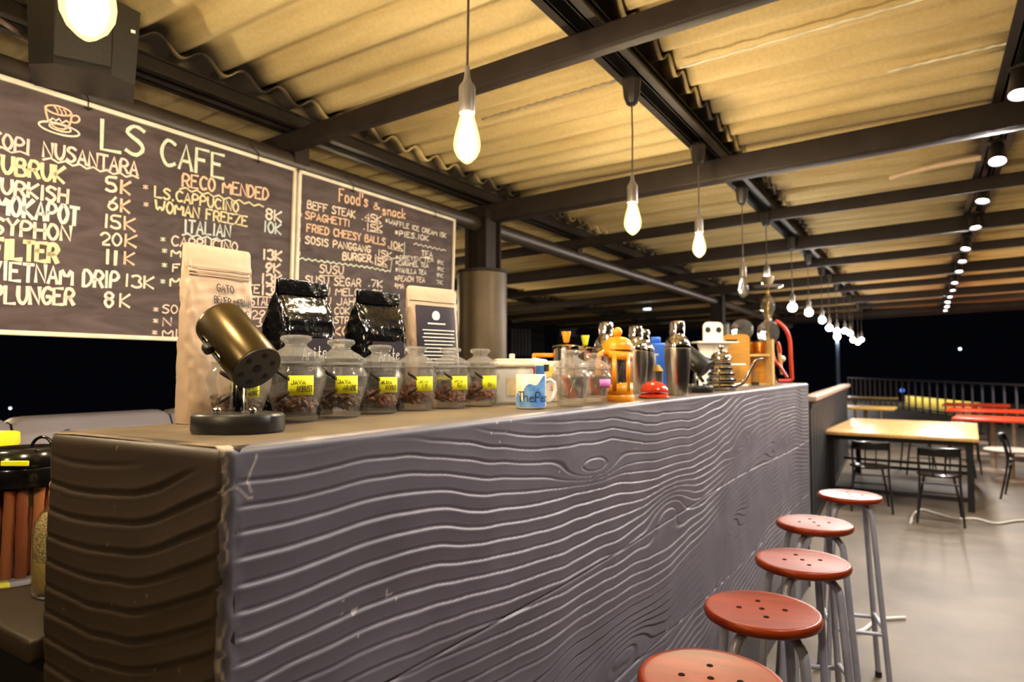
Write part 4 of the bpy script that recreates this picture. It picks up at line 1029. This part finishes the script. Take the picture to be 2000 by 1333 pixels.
# ---- red call bell
p = at(1277, 2.235, TOP)
t = thing('call_bell', 'shiny coral-red counter call bell', 'bell', p)
mb = MB(); mb.lathe([(0, 0), (.052, 0), (.055, .003), (.054, .007), (.044, .014), (.018, .018), (0, .018)], 48); mb.build('bell_base', M['red'], t, 40)
mb = MB(); mb.lathe([(.047, .020), (.0485, .022), (.047, .030), (.040, .043), (.026, .053), (.010, .057), (0, .0575), ], 48); mb.lathe([(.0465, .022), (.047, .020)], 48); mb.build('bell_dome', M['red'], t, 60)
mb = MB(); mb.lathe([(0, .017), (.010, .017), (.010, .056), (0, .056)], 16); mb.build('stem', M['chrome'], t, 60)
mb = MB(); mb.lathe([(0, .057), (.004, .057), (.004, .064), (.0055, .066), (0, .068)], 16); mb.build('button', M['red'], t, 60)

# ---- blue bottle with fork, steel cup
p = at(1287, 3.25, TOP)
t = thing('blue_box', 'translucent blue container behind the shakers', 'container', p, YAW)
mb = MB(); mb.box((0, 0, .115), (.105, .08, .23), None, .012); mb.box((-.02, 0, .245), (.05, .05, .03), None, .008); mb.build('container_body', M['bluebottle'], t, 40)
p = at(1278, 2.92, TOP)
t = thing('steel_cup', 'small steel cup with a brass rim between the shakers', 'cup', p)
mb = MB(); mb.lathe([(0, 0), (.034, 0), (.038, .09), (.036, .09), (.032, .004), (0, .004)], 32); mb.build('cup_wall', M['steelbrush'], t, 40)
mb = MB(); mb.lathe([(.038, .089), (.040, .091), (.022, .118), (.02, .116)], 32); mb.build('brass_cone', M['brass'], t, 40)
mb = MB(); mb.tube([at(1280, 2.92, TOP + .02), at(1279, 2.92, TOP + .165)], .0028, 8); q = at(1279, 2.92, TOP + .165)
mb.beam(q - RIGHT * .016, q + RIGHT * .016, .005, .006)
tag(mb.build('white_stirrer', M['white']), 'thin white stirrer with a flat end in the steel cup', 'stirrer')

# ---- beehive kettle
p = at(1408, 2.98, TOP)
t = thing('gooseneck_kettle', 'ribbed polished steel gooseneck kettle', 'kettle', p, YAW)
prof = [(0, 0), (.066, 0), (.069, .004)]
for k, (r, z) in enumerate(((.072, .020), (.066, .048), (.059, .075), (.051, .101), (.044, .124))):
    prof += [(r - .006, z - .013), (r, z - .004), (r, z + .004), (r - .005, z + .011)]
prof += [(.042, .136), (.046, .142), (.045, .148)]
mb = MB(); mb.lathe([(a, b) for a, b in prof if True], 48); mb.lathe([(.045, .148), (0, .150)], 48); mb.build('kettle_body', M['chrome'], t, 30)
mb = MB(); mb.lathe([(.047, .148), (.044, .160), (.034, .172), (.016, .180), (0, .182)], 40); lid = mb.build('kettle_lid', M['chrome'], t, 40)
mb = MB(); mb.lathe([(0, .181), (.004, .181), (.005, .188), (.011, .194), (.0125, .202), (.008, .210), (0, .212)], 20); mb.build('lid_knob', M['chrome'], lid, 60)
mb = MB(); mb.tube(smoothpath([(.060, .01, .025), (.095, .02, .030), (.120, .025, .050), (.150, .03, .105), (.172, .035, .135), (.198, .04, .146), (.214, .043, .144)], 6), [.010] * 10 + [.0075] * 27, 12); mb.build('gooseneck_spout', M['chrome'], t, 60)
mb = MB(); mb.tube(smoothpath([(-.046, 0, .138), (-.085, 0, .150), (-.105, 0, .125), (-.100, 0, .07), (-.082, 0, .04)], 6), .008, 10); mb.build('handle', M['blackplastic'], t, 60)

# ---- small glass and steel bits by the second canister
p = at(1338, 2.63, TOP)
t = thing('shot_glass', 'small steel-banded shot glass behind the front shaker', 'glass', p)
mb = MB(); mb.lathe([(0, 0), (.022, 0), (.026, .06), (.0245, .06), (.0205, .006), (0, .006)], 28); mb.build('glass_wall', M['glass'], t, 40)
mb = MB(); mb.lathe([(.0275, .04), (.0275, .058), (.0265, .058)], 28); mb.build('band', M['chrome'], t, 40)

# ---- white dripper stand
p = at(1393, 3.72, TOP)
t = thing('dripper_stand', 'white acrylic dripper stand with two round holes', 'stand', p, YAW + .15)
mb = MB(); mb.box((.02, 0, .006), (.30, .16, .012), None, .004); mb.build('base_plate', M['white'], t, 40)
def plate(pts, y0, y1):
    n = len(pts); b = MB(); b.add([(x, y0, z) for x, z in pts] + [(x, y1, z) for x, z in pts], [tuple(range(n - 1, -1, -1)), tuple(range(n, 2 * n))] + [(k, (k + 1) % n, (k + 1) % n + n, k + n) for k in range(n)]); return b
half = [(.115, .0), (.085, .05), (.075, .12), (.085, .20), (.098, .245), (.060, .25), (.060, .335)] + [(.030 + .030 * math.cos(a), .335 + .030 * math.sin(a)) for a in np.linspace(.2, PI / 2, 6)] + [(.004, .365)]
for sg in (-1, 1):
    pts = [(sg * x, z + .006) for x, z in half] + [(sg * .0015, .371), (sg * .0015, .006)]
    if sg < 0: pts = pts[::-1]
    plate(pts, -.005, .005).build('side_panel', M['white'], t, 0)
mb = MB(); mb.box((.01, -.0, .252), (.250, .10, .010), None, .004); mb.build('upper_shelf', M['white'], t, 40)
mb = MB(); mb.box((.10, -.0, .125), (.150, .10, .010), None, .004); mb.build('lower_shelf', M['white'], t, 40)
for sx in (-.033, .033):
    mb = MB(); mb.lathe([(0, -.0005), (.017, -.0005), (.017, .0005), (0, .0005)], 28, (0, 0, 0), Matrix.Translation((sx, -.0056, .325)) @ Matrix.Rotation(PI / 2, 4, 'X')); mb.build('round_hole', M['black'], t, 40)

# ---- plywood dripper cabinet
p = at(1452, 4.02, TOP)
t = thing('plywood_stand', 'two-panel plywood stand with a shelf beside the kettle spout', 'stand', p, YAW - .12)
def roundpanel(y, x0, x1, H, name):
    r = .03; pts = [(x0, 0), (x1, 0), (x1, H - r)] + [(x1 - r + r * math.cos(a), H - r + r * math.sin(a)) for a in np.linspace(.15, PI / 2, 7)] + [(x0 + r + r * math.cos(a), H - r + r * math.sin(a)) for a in np.linspace(PI / 2, PI - .15, 7)] + [(x0, H - r)]
    b = plate(pts, y, y + .012); return b.build(name, M['ply'], t, 20)
roundpanel(-.02, -.125, .035, .315, 'front_panel')
mb = MB(); mb.box((-.075, -.0215, .275), (.07, .003, .014), None, .001); mb.build('hand_slot', M['black'], t, 0)
mb = MB(); mb.box((.161, .02, .140), (.012, .17, .28), None, .003); mb.build('side_panel', M['plyedge'], t, 0)
mb = MB(); mb.box((.095, .045, .185), (.118, .12, .012)); mb.build('shelf', M['plyedge'], t, 0)
mb = MB(); mb.box((.06, .112, .135), (.19, .010, .27)); mb.build('back_panel', M['ply'], t, 0)
mb = MB(); mb.box((.03, .04, .005), (.29, .14, .010)); mb.build('base_board', M['plyedge'], t, 0)
p2 = t.location + Vector((0.0, 0, 0))
for k, (x, y, lab) in enumerate(((.075, -.02, 'clear drinking glass in front of the plywood stand opening'),)):
    g = thing('drinking_glass', lab, 'glass', at(1474, 3.90, TOP))
    mb = MB(); mb.lathe([(0, 0), (.024, 0), (.030, .09), (.0285, .09), (.0225, .02), (0, .018)], 28); mb.build('glass_wall', M['glass'], g, 40)
    mb = MB(); mb.lathe([(0, .002), (.0235, .002), (.0255, .02), (0, .02)], 28); mb.build('dark_base', M['black'], g, 40)
g = thing('amber_cups', 'amber glass cup hanging in the upper bay of the plywood stand', 'cup', at(1482, 4.06, TOP + .192))
mb = MB(); mb.lathe([(0, 0), (.030, 0), (.045, .085), (.043, .085), (.028, .004), (0, .004)], 28); mb.build('cup_wall', M['amber'], g, 40)
# siphon globe behind
p = at(1450, 4.38, TOP)
t = thing('siphon_brewer', 'glass siphon globe on a stand behind the plywood stand', 'coffee brewer', p)
mb = MB(); mb.sphere((0, 0, .365), .074, 32, 18); mb.build('upper_globe', M['flask'], t, 180)
mb = MB(); mb.lathe([(0, 0), (.055, 0), (.055, .012), (.012, .016), (.009, .02), (.009, .27), (.03, .296), (.028, .30), (0, .30)], 24); mb.build('stand', M['steelbrush'], t, 40)

M['amberpale'] = glass('pale_amber_glass', (.97, .9, .68), 1.0, 1.5, .10)
# ---- water pipe
p = at(1501, 4.42, TOP)
t = thing('water_pipe', 'glass and brass water pipe at the far end of the bar', 'water pipe', p, YAW)
mb = MB(); mb.lathe([(0, 0), (.05, 0), (.055, .01), (.045, .05), (.03, .09), (.022, .13), (.022, .20), (.028, .215), (0, .215)], 28); mb.build('metal_base', M['chrome'], t, 40)
mb = MB(); mb.lathe([(.02, .215), (.022, .245), (.045, .280), (.066, .315), (.073, .350), (.066, .388), (.045, .414), (.026, .428), (.022, .445)], 36); mb.build('glass_vase', M['flask'], t, 180)
mb = MB(); mb.lathe([(.007, .30), (.007, .45), (.011, .455), (.007, .47), (.007, .60), (.012, .61), (.008, .65), (0, .65)], 20); mb.build('stem', M['brass'], t, 40)
mb = MB(); mb.lathe([(.012, .44), (.022, .45), (.034, .478), (.047, .51), (.050, .535), (.040, .57), (.022, .60), (.010, .615)], 10); mb.build('stem_glass', M['amberpale'], t, 20)
mb = MB(); mb.lathe([(0, .650), (.06, .650), (.098, .665), (.103, .672), (.098, .673), (.058, .655), (0, .655)], 36); mb.build('tray', M['chrome'], t, 40)
mb = MB(); mb.lathe([(0, .655), (.018, .655), (.022, .675), (.042, .705), (.044, .735), (.040, .735), (.036, .705), (0, .69)], 28); mb.build('bowl', pbr('glazed_bowl', '#d9cda6', .3), t, 40)
k_ = 4.42 / FPX
def hp(u, v, d=0.0): return Vector(((u - 1501) * k_, d, (721 - v) * k_ + (1.5 - TOP)))
mb = MB(); mb.tube(smoothpath([hp(1510, 628, -.05), hp(1519, 634, -.055), hp(1530, 648, -.06), hp(1536, 668, -.06), hp(1537, 700, -.06), hp(1538, 730, -.06), hp(1538, 741, -.06), hp(1528, 744, -.06), hp(1512, 744, -.06)], 6), .0125, 12)
mb.tube(smoothpath([hp(1519, 668, .0), hp(1523, 680, .0), hp(1524, 690, 0)], 5), .010, 10)
mb.tube(smoothpath([hp(1512, 682, .03), hp(1513, 704, .0), hp(1524, 720, -.01), hp(1533, 738, -.03)], 6), .010, 10); mb.build('hose', M['redhose'], t, 60)
mb = MB(); mb.tube([hp(1522, 674, .02), hp(1526, 700, .02), hp(1528, 732, .02)], [.008, .013, .008], 12); mb.build('hose_handle', M['plyedge'], t, 60)
mb = MB(); mb.sphere(tuple(hp(1531, 701, .03)), .022, 16, 10); mb.build('float_ball', M['white'], t, 180)
# ================================================================= BEHIND THE BAR, LOWER LEFT
WZ = 1.06
t = thing('work_counter', 'low dark work counter behind the near end of the bar', 'counter', (-1.62, 1.85, 0))
mb = MB(); mb.box((0, 0, WZ - .02), (.78, 2.75, .04), None, .008); mb.build('work_top', pbr('dark_work_top', '#33291f', .5, 0, .2, 8), t, 30)
mb = MB(); mb.box((-.02, .02, .51), (.72, 2.66, 1.02)); mb.build('cabinet', pbr('dark_cabinet', '#1d1917', .6), t, 0)
# canister of sticks
p = on_z(36, 1128, WZ)
t = thing('stick_canister', 'clear canister with a black flip lid full of brown sticks, at the left edge', 'canister', p, YAW)
mb = MB(); mb.lathe([(0, .003), (.074, 0), (.078, .004), (.079, .205), (.0765, .205), (.0755, .012), (0, .010)], 48); mb.build('canister_wall', M['glass'], t, 50)
mb = MB(); mb.lathe([(0, .198), (.0805, .198), (.082, .203), (.082, .232), (.080, .236), (.083, .238), (.0835, .242), (.079, .266), (.072, .272), (.06, .262), (0, .258)], 48); lid = mb.build('flip_lid', M['blackgloss'], t, 40)
mb = MB(); mb.tube([(.02 + .024 * math.cos(a), .03, .262 + .03 * math.sin(a)) for a in np.linspace(0, PI, 12)], .0035, 8); mb.build('lid_handle', M['blackgloss'], lid, 60)
mb = MB(); mb.box((.045, -.079, .250), (.055, .006, .011), None, .002); mb.build('yellow_tab', M['yellownote'], lid, 0)
mb = MB(); mb.box((.046, -.03, .272), (.035, .03, .002), Matrix.Translation((0, 0, 0)) @ Matrix.Rotation(0, 4, 'X')); mb.build('sticker', M['steelbrush'], lid, 0)
sm = [pbr('brown_bark_%d' % k, c, .55, 0, .25, 30, .3, 60, None, (1, 1, .15)) for k, c in enumerate(('#a05a34', '#8a4427', '#b06a3e'))]
k = 0
for ring, n in ((.060, 15), (.036, 8)):
    for i in range(n):
        a = 2 * PI * i / n + ring * 9
        mb = MB(); r = .0105 if ring > .05 else .011; tw = random.uniform(-.08, .08)
        mb.tube([(ring * math.cos(a + tw * s_), ring * math.sin(a + tw * s_), .014 + .178 * s_) for s_ in np.linspace(0, 1, 7)], [r * random.uniform(.85, 1.08) for _ in range(7)], 9)
        o = mb.build('brown_stick', sm[k % 3], None, 40, p); k += 1
        tag(o, 'long brown stick standing upright in the clear canister at the left edge', 'stick', 'brown sticks in the canister')
# bottle
p = on_z(118, 1158, WZ)
t = thing('glass_bottle', 'squat glass bottle of pale granules beside the stick canister', 'bottle', p, YAW)
BPF = [(0, .002), (.040, 0), (.047, .006), (.0495, .02), (.0495, .125), (.046, .142), (.036, .160), (.026, .172), (.022, .182), (.0215, .19)]
mb = MB(); mb.lathe(BPF + [(.019, .19), (.019, .18), (.034, .158), (.044, .140), (.047, .125), (.047, .02), (.038, .006), (0, .006)], 44); mb.build('bottle_wall', M['glass'], t, 50)
mb = MB(); mb.lathe([(0, .19), (.0235, .19), (.0235, .200), (.021, .204), (.0235, .208), (.0235, .216), (.018, .224), (.014, .236), (0, .24)], 28); mb.build('stopper', pbr('pale_stopper', '#b8a883', .4), t, 40)
mb = MB(); mb.lathe([(0, .007), (.037, .007), (.0462, .02), (.0462, .07), (0, .071)], 40)
o = mb.build('sugar', pbr('pale_sugar', '#c9a95e', .8, 0, .12, 120, .3, 400), None, 40, p); tag(o, 'pale fine sugar filling the bottom of the squat glass bottle', 'sugar', None, 'stuff')
mb = MB(); mb.lathe([(0, .0715), (.0462, .0715), (.0462, .125), (.043, .141), (.034, .156), (0, .165)], 40)
o = mb.build('granules', pbr('brown_granules', '#b39a68', .8, 0, .5, 160, .7, 260), None, 40, p); tag(o, 'coarse beige granules in the upper part of the squat glass bottle', 'granules', None, 'stuff')
# yellow tub
p = on_z(4, 1050, WZ); p = at(-8, 1.62, WZ)
t = thing('yellow_tub', 'bright yellow plastic tub cut by the left edge behind the canister', 'tub', p, YAW)
mb = MB(); mb.lathe([(0, 0), (.046, 0), (.052, .25), (.050, .25), (.044, .004), (0, .004)], 40); mb.build('tub_wall', pbr('yellow_plastic', '#e6dc1a', .35), t, 40)
mb = MB(); mb.lathe([(0, .25), (.054, .25), (.055, .254), (.0545, .278), (.051, .281), (.048, .276), (0, .276)], 40); mb.build('tub_lid', pbr('yellow_lid', '#f2ea2a', .35), t, 40)
# padded parapet panels
for k in range(5):
    y0 = .43 + .605 * k
    mb = MB()
    def pf(a, b, y0=y0):
        y = y0 + .004 + .597 * a; s_ = b * 1.32; e = min(a, 1 - a) * .6
        pinch = .018 * math.exp(-(e / .018) ** 2) + .02 * math.exp(-(((a - .5) * 2) ** 2)) * 0
        prof = [(-.09, 0), (-.09, .6), (-.09, 1.26), (-.05, 1.312), (-.0, 1.318), (.05, 1.31), (.085, 1.25), (.085, .6), (.085, 0)]
        i = b * (len(prof) - 1); j = min(int(i), len(prof) - 2); f = i - j
        x = prof[j][0] * (1 - f) + prof[j + 1][0] * f; z = prof[j][1] * (1 - f) + prof[j + 1][1] * f
        return (-2.93 + x * (1 - pinch * 6), y, z - pinch * 1.0 * (z > 1))
    mb.grid(24, 41, pf)
    o = mb.build('padded_panel', M['padding'], None, 60)
    tag(o, 'grey padded parapet panel %s' % (('at the left edge', 'between the left edge and the tall kraft pouch', 'behind the tall kraft pouch', 'behind the black foil bags', 'behind the labelled kraft pouch')[k]), 'panel', 'grey padded parapet panels')

# ================================================================= BAR STOOLS
def seat_material():
    return pbr('red_brown_varnished_seat', '#86300c', .32, 0, .16, 4, 0, 60, '#601a05', (1, 5, 1), .0, .2)
SH, SR = .90, .141
def make_stool(loc, rz, label):
    t = thing('bar_stool', label, 'stool', loc, rz, 'bar stools along the counter front')
    mb = MB(); mb.lathe([(0, SH - .030), (SR - .014, SH - .030), (SR - .003, SH - .024), (SR, SH - .014), (SR - .003, SH - .005), (SR - .008, SH - .002), (SR - .016, SH - .0035), (0, SH - .0035)], 64)
    seat = mb.build('seat', seat_material() if 'seat' not in SEATM else SEATM['seat'], t, 60); SEATM['seat'] = seat.data.materials[0]
    for (x, y) in ((0, 0), (.055, 0), (-.055, 0), (0, .055), (0, -.055)):
        mb = MB(); mb.lathe([(0, SH - .0032), (.0032, SH - .0032), (.0042, SH - .0028), (.0062, SH - .0024), (.0070, SH - .0036)], 16, (x, y, 0)); mb.build('screw_hole', HOLEM, seat, 60)
    for k in range(4):
        a = k * PI / 2 + PI / 4; d = Vector((math.cos(a), math.sin(a), 0)); zt = SH - .044 - (.0 if k % 2 else .004)
        P = [Vector((0, 0, zt)) + d * .02, Vector((0, 0, zt)) + d * .05]
        for q in np.linspace(0, 1, 9): b = q * (PI / 2 - .07); P.append(d * (.062 + .052 * math.sin(b)) + Vector((0, 0, zt - .055 * (1 - math.cos(b)))))
        e = P[-1]; f = d * .185 + Vector((0, 0, .012))
        for q in np.linspace(.1, 1, 8): P.append(e.lerp(f, q))
        mb = MB(); mb.tube(P, .0122, 14); leg = mb.build('leg', M['grey'], t, 60)
        mb = MB(); mb.tube([f + Vector((0, 0, .014)), f - Vector((0, 0, .012))], .0155, 14); mb.build('foot_cap', M['blackplastic'], leg, 40)
    rr = .158
    for k in range(4):
        a0 = k * PI / 2 + PI / 4; a1 = a0 + PI / 2; z = .29 + (.02 if k % 2 else 0)
        mb = MB(); mb.tube([(rr * math.cos(a0), rr * math.sin(a0), z), (rr * math.cos(a1), rr * math.sin(a1), z)], .009, 10); mb.build('foot_rail', M['grey'], t, 60)
    return t
SEATM = {}
HOLEM = pbr('screw_hole_rim', '#1e0d07', .9, 0, .1, 9, 0, 60, None, None, 0, .05)
for (u, v, rz, lab) in ((1388, 1322, .3, 'red-brown topped bar stool cut off by the bottom edge, nearest of the row'), (1488, 1187, .38, 'red-brown topped bar stool second nearest in the row along the bar'), (1567, 1092, .5, 'red-brown topped bar stool in the middle of the row'), (1590, 1019, .42, 'red-brown topped bar stool second farthest in the row'), (1659, 965, .25, 'red-brown topped bar stool farthest in the row, standing apart before the tables')):
    p = on_z(u, v, SH); make_stool((p.x, p.y, 0), rz, lab)

# ================================================================= TABLES AND CHAIRS BEYOND
t = thing('dining_table', 'wooden-topped table with a black steel frame beyond the bar stools', 'table', (-.22, 9.45, 0), -.05)
TW, TD, TH = 1.48, 2.40, .78
mb = MB(); mb.box((0, 0, TH - .02), (TW, TD, .04), None, .006); mb.build('tabletop', M['wood'], t, 30)
for sx in (-1, 1):
    for sy in (-1, 1):
        mb = MB(); mb.box((sx * (TW / 2 - .08), sy * (TD / 2 - .12), (TH - .04) / 2), (.06, .06, TH - .04)); mb.build('leg', M['black'], t, 0)
mb = MB()
for sy in (-1, 1): mb.box((0, sy * (TD / 2 - .12), TH - .07), (TW - .22, .04, .05)); mb.box((0, sy * (TD / 2 - .12), .12), (TW - .22, .04, .04))
for sx in (-1, 1): mb.box((sx * (TW / 2 - .08), 0, TH - .07), (.04, TD - .30, .05))
mb.box((0, 0, .34), (TW - .1, .03, .03)); mb.build('frame_rail', M['black'], t, 0)
def make_chair():
    t = thing('cafe_chair', 'x', 'chair')
    mb = MB(); mb.lathe([(0, .44), (.17, .44), (.19, .45), (.19, .462), (.175, .468), (0, .462)], 36); mb.build('seat', M['blackgloss'], t, 40)
    for sx in (-1, 1):
        mb = MB(); mb.tube([(sx * .12, .13, .44), (sx * .16, .17, .22), (sx * .185, .20, .0)], .011, 10); mb.build('front_leg', M['black'], t, 60)
        mb = MB(); mb.tube(smoothpath([(sx * .19, -.24, 0), (sx * .165, -.17, .40), (sx * .17, -.19, .60), (sx * .165, -.225, .735)], 5), .011, 10); mb.build('rear_leg', M['black'], t, 60)
    mb = MB(); mb.grid(16, 4, lambda a, b: (-.175 + .35 * a, -.212 - .035 * math.sin(a * PI) - .02 * b, .655 + .085 * b)); o = mb.build('backrest', M['blackgloss'], t, 60)
    so = o.modifiers.new('ply', 'SOLIDIFY'); so.thickness = .014; so.offset = 0
    mb = MB()
    mb.tube([(-.155, -.165, .38), (.155, -.165, .38)], .008, 8); mb.tube([(-.155, .165, .24), (.155, .165, .24)], .008, 8)
    for sx in (-.05, .05): mb.tube([(sx, -.17, .455), (sx, -.215, .66)], .007, 8)
    mb.build('stretcher', M['black'], t, 60)
    return t
ch0 = make_chair()
CHS = [(.10, 7.72, .0, 'black round-seat chair at the right front corner of the wooden table'), (-.52, 7.98, .12, 'black round-seat chair at the left front corner of the wooden table, behind the far stool'),
       (-.10, 11.0, PI + .2, 'black chair at the back edge of the wooden table, left one'), (.42, 11.15, PI - .2, 'black chair at the back edge of the wooden table, right one'), (.98, 9.5, -PI / 2 - .2, 'black chair at the right side of the wooden table'),
       (1.35, 9.6, .5, 'black chair in front of the nearest red table'), (2.25, 11.3, -.9, 'black chair right of the nearest red table pedestal'), (1.72, 10.3, .2, 'black chair at the right edge before the red tables'), (.62, 12.9, .4, 'black chair behind the wooden table and left of the red tables')]
for k, (x, y, rz, lab) in enumerate(CHS):
    if k == 0: ch0.location = (x, y, 0); ch0.rotation_euler = (0, 0, rz); ch0['label'] = lab; ch0['group'] = 'black cafe chairs'
    else: dup(ch0, (x, y, 0), rz, lab, 'black cafe chairs')
def ped_table(loc, w, d, rz, label, top='redtable', name='pedestal_table', group=None):
    t = thing(name, label, 'table', loc, rz, group)
    mb = MB(); mb.box((0, 0, .76), (w, d, .045), None, .015); mb.build('tabletop', M[top], t, 40)
    for sx in ((-.28, .28) if w > 1.1 else (0,)):
        mb = MB(); mb.lathe([(0, 0), (.22, 0), (.2, .02), (.04, .04), (.035, .05), (.035, .72), (.16, .738), (0, .738)], 24, (sx, 0, 0)); mb.build('pedestal', M['railcap'], t, 40)
    return t
p = on_z(1985, 818, .78); ped_table((p.x, p.y, 0), 1.5, .8, -.1, 'orange-red table on pale pedestals at the right edge, nearest red one', group='red tables')
p = on_z(1940, 801, .78); ped_table((p.x, p.y, 0), 1.35, .8, -.1, 'orange-red table second from the right edge', group='red tables')
p = on_z(1906, 790, .78); ped_table((p.x, p.y, 0), 1.1, .8, -.1, 'orange-red table farthest back before the railing', group='red tables')
p = on_z(1690, 795, .78); ped_table((p.x, p.y, 0), 1.0, .9, -.04, 'yellow wooden table right behind the black partition', 'yellowwood', group='yellow tables')
p = on_z(1694, 776, .78); ped_table((p.x, p.y, 0), 1.35, .5, -.04, 'yellow wooden table farther behind the black partition', 'yellowwood', group='yellow tables')
p = on_z(1975, 878, .42)
t = thing('round_low_table', 'low round pale table under the red tables', 'table', (p.x, p.y, 0)); mb = MB(); mb.lathe([(0, .40), (.30, .40), (.31, .41), (.30, .42), (0, .42)], 32); mb.build('tabletop', pbr('pale_top', '#cfc6ba', .4), t, 40)
mb = MB(); mb.lathe([(0, 0), (.2, 0), (.19, .02), (.035, .03), (.035, .40), (0, .40)], 24); mb.build('pedestal', M['railcap'], t, 40)
# partition
p0 = Vector((-.93, 6.7, 0)); p1 = Vector((-1.15, 12.6, 0)); d = (p1 - p0); Lp = d.length
t = thing('partition', 'black slatted partition with a pale timber cap behind the far end of the bar', 'partition', p0, math.atan2(d.y, d.x))
mb = MB(); mb.box((Lp / 2, 0, 1.215), (Lp, .13, .05), None, .008); mb.build('cap_rail', M['railcap'], t, 30)
mb = MB(); mb.box((Lp / 2, 0, .04), (Lp, .05, .06)); mb.box((Lp / 2, 0, 1.16), (Lp, .05, .06)); mb.build('frame_rail', M['black'], t, 0)
n = 22; SLAT = pbr('black_slat', '#0b0a0a', .6)
for k in range(n):
    mb = MB(); mb.box(((k + .5) * Lp / n, 0, .62), (Lp / n * .84, .024, 1.10)); mb.build('slat', SLAT, t, 0)
# railing at the back
q0 = Vector((-2.95, 33.3, 0)); q1 = Vector((2.13, 20.7, 0)); d = (q1 - q0).normalized(); q1 = q1 + d * 6; Lr = (q1 - q0).length
t = thing('terrace_railing', 'dark steel railing along the back edge of the terrace', 'railing', q0, math.atan2(d.y, d.x))
mb = MB(); mb.box((Lr / 2, 0, 1.09), (Lr, .07, .05)); mb.box((Lr / 2, 0, .12), (Lr, .04, .04)); mb.build('hand_rail', M['rail'], t, 0)
nb = int(Lr / .55)
me = None
for k in range(nb + 1):
    if me is None:
        mb = MB(); mb.box((0, 0, .54), (.045, .045, 1.06)); o = mb.build('baluster', M['rail'], t, 0); me = o.data
    else:
        o = bpy.data.objects.new('baluster', me); C.objects.link(o); o.parent = t
    o.location = (k * .55, 0, 0)
# yellow ribbed panel beyond the railing
q = at(1800, 24.5, 0); q2 = q + d * .0
t = thing('yellow_fence', 'yellow ribbed metal fence glowing behind the railing', 'fence', q + Vector((.35, .7, 0)), math.atan2(d.y, d.x))
mb = MB(); ny = 240
mb.grid(ny, 2, lambda a, b: (-2.6 + 6.2 * a, .05 * math.cos(a * 6.2 / .16 * 2 * PI), -.35 + .72 * b)); o = mb.build('ribbed_sheet', pbr('yellow_ribbed_sheet', '#ddcc7a', .5), t, 60); o.modifiers.new('sheet', 'SOLIDIFY').thickness = .006
ld = bpy.data.lights.new('fence_lamp', 'AREA'); ld.energy = 22; ld.color = (1, .85, .4); ld.shape = 'RECTANGLE'; ld.size = 5.5; ld.size_y = .1
lo = bpy.data.objects.new('fence_lamp', ld); C.objects.link(lo); lo.parent = t; lo.location = (.6, -.45, .75); lo.rotation_euler = (math.radians(35), 0, 0)
# cables on the floor
def floorpath(px): return [on_z(u, v, .012) for u, v in px]
mb = MB(); mb.tube(smoothpath(floorpath([(1778, 1024), (1784, 1006), (1800, 996), (1830, 1004), (1868, 1014), (1905, 1014), (1945, 1023), (1985, 1018), (2030, 1016)]), 6), .011, 8)
tag(mb.build('floor_cable', M['whitecable']), 'white cable snaking over the floor under the wooden table', 'cable')
mb = MB(); mb.tube(smoothpath(floorpath([(1655, 1236), (1685, 1232), (1706, 1216), (1722, 1210), (1750, 1208), (1768, 1207)]), 6), .010, 8)
tag(mb.build('floor_cable', M['whitecable']), 'short white cable end lying among the stool legs', 'cable')
# lamp post and far lights
p = at(1636, 30, 0)
t = thing('lamp_post', 'thin pale-blue lamp post out in the dark beyond the railing', 'lamp post', p)
mb = MB(); mb.tube([(0, 0, 0), (0, 0, 2.9)], [.085, .06], 12); mb.build('post', pbr('pale_blue_post', '#8fa6c8', .5), t, 60)
mb = MB(); mb.sphere((0, 0, 3.0), .13, 16, 10); mb.build('lamp_globe', M['postlamp'], t, 180)  # globe added atop the post to light it and the railing
dup(t, (3.3, 16.4, 0), 0, 'garden lamp post on the terrace, right of the photograph')  # unseen copy of the post, added as light for the railing
for (u, v, Z, r, mt, lab) in ((1875, 682, 45, .09, 'citylight', 'tiny bluish-white light far off in the dark at the right'), (1762, 763, 34, .11, 'cityblue', 'small blue light behind the railing balusters'), (20, 798, 20, .035, 'citylight', 'tiny bluish light low in the dark at the left edge')):
    p = EYE + ray(u, v) * Z
    mb = MB(); mb.sphere((0, 0, 0), r, 12, 8); tag(mb.build('distant_light', M[mt], None, 180, p), lab, 'light')
p = EYE + ray(1264, 603) * 11
t = thing('tube_light', 'small bluish tube light under the far eaves', 'light', p, .5); mb = MB(); mb.tube([(-.06, 0, 0), (.06, 0, 0)], .025, 12); mb.build('tube', emit('bluish_tube_glow', (.55, .75, 1.0), 3.0), t, 60)
mb = MB(); mb.tube([(0, 0, .02), (0, 0, zroof(p.x) - p.z)], .006, 8); mb.build('hanger', M['black'], t, 60)
# far building beyond the eaves
p = at(1012, 17, 0)
t = thing('far_building', 'pale building wall with shutters beyond the column', 'building', p, YAW)
mb = MB(); mb.box((.1, .3, 1.6), (1.2, .5, 3.2)); mb.build('dark_wall', pbr('dark_wall', '#1a1820', .8), t, 0)
mb = MB(); mb.box((.08, .0, 2.82), (.50, .1, .40)); mb.build('pale_wall', pbr('pale_wall', '#a29aa0', .7), t, 0)
mb = MB(); [mb.box((-.15 + k * .09, 0, 2.2), (.055, .06, .7)) for k in range(6)]; mb.build('shutter', pbr('grey_shutter', '#6b6770', .7), t, 0)
p = at(1110, 18, 0)
t = thing('far_building', 'small pale building wall in the dark left of the shakers', 'building', p, YAW)
mb = MB(); mb.box((0, 0, 1.35), (.62, .3, 2.7)); mb.build('dark_wall', pbr('dark_wall_b', '#191720', .8), t, 0)
mb = MB(); mb.box((.0, -.16, 2.55), (.50, .04, .28)); mb.build('pale_wall', pbr('pale_wall_b', '#7c7780', .7), t, 0)
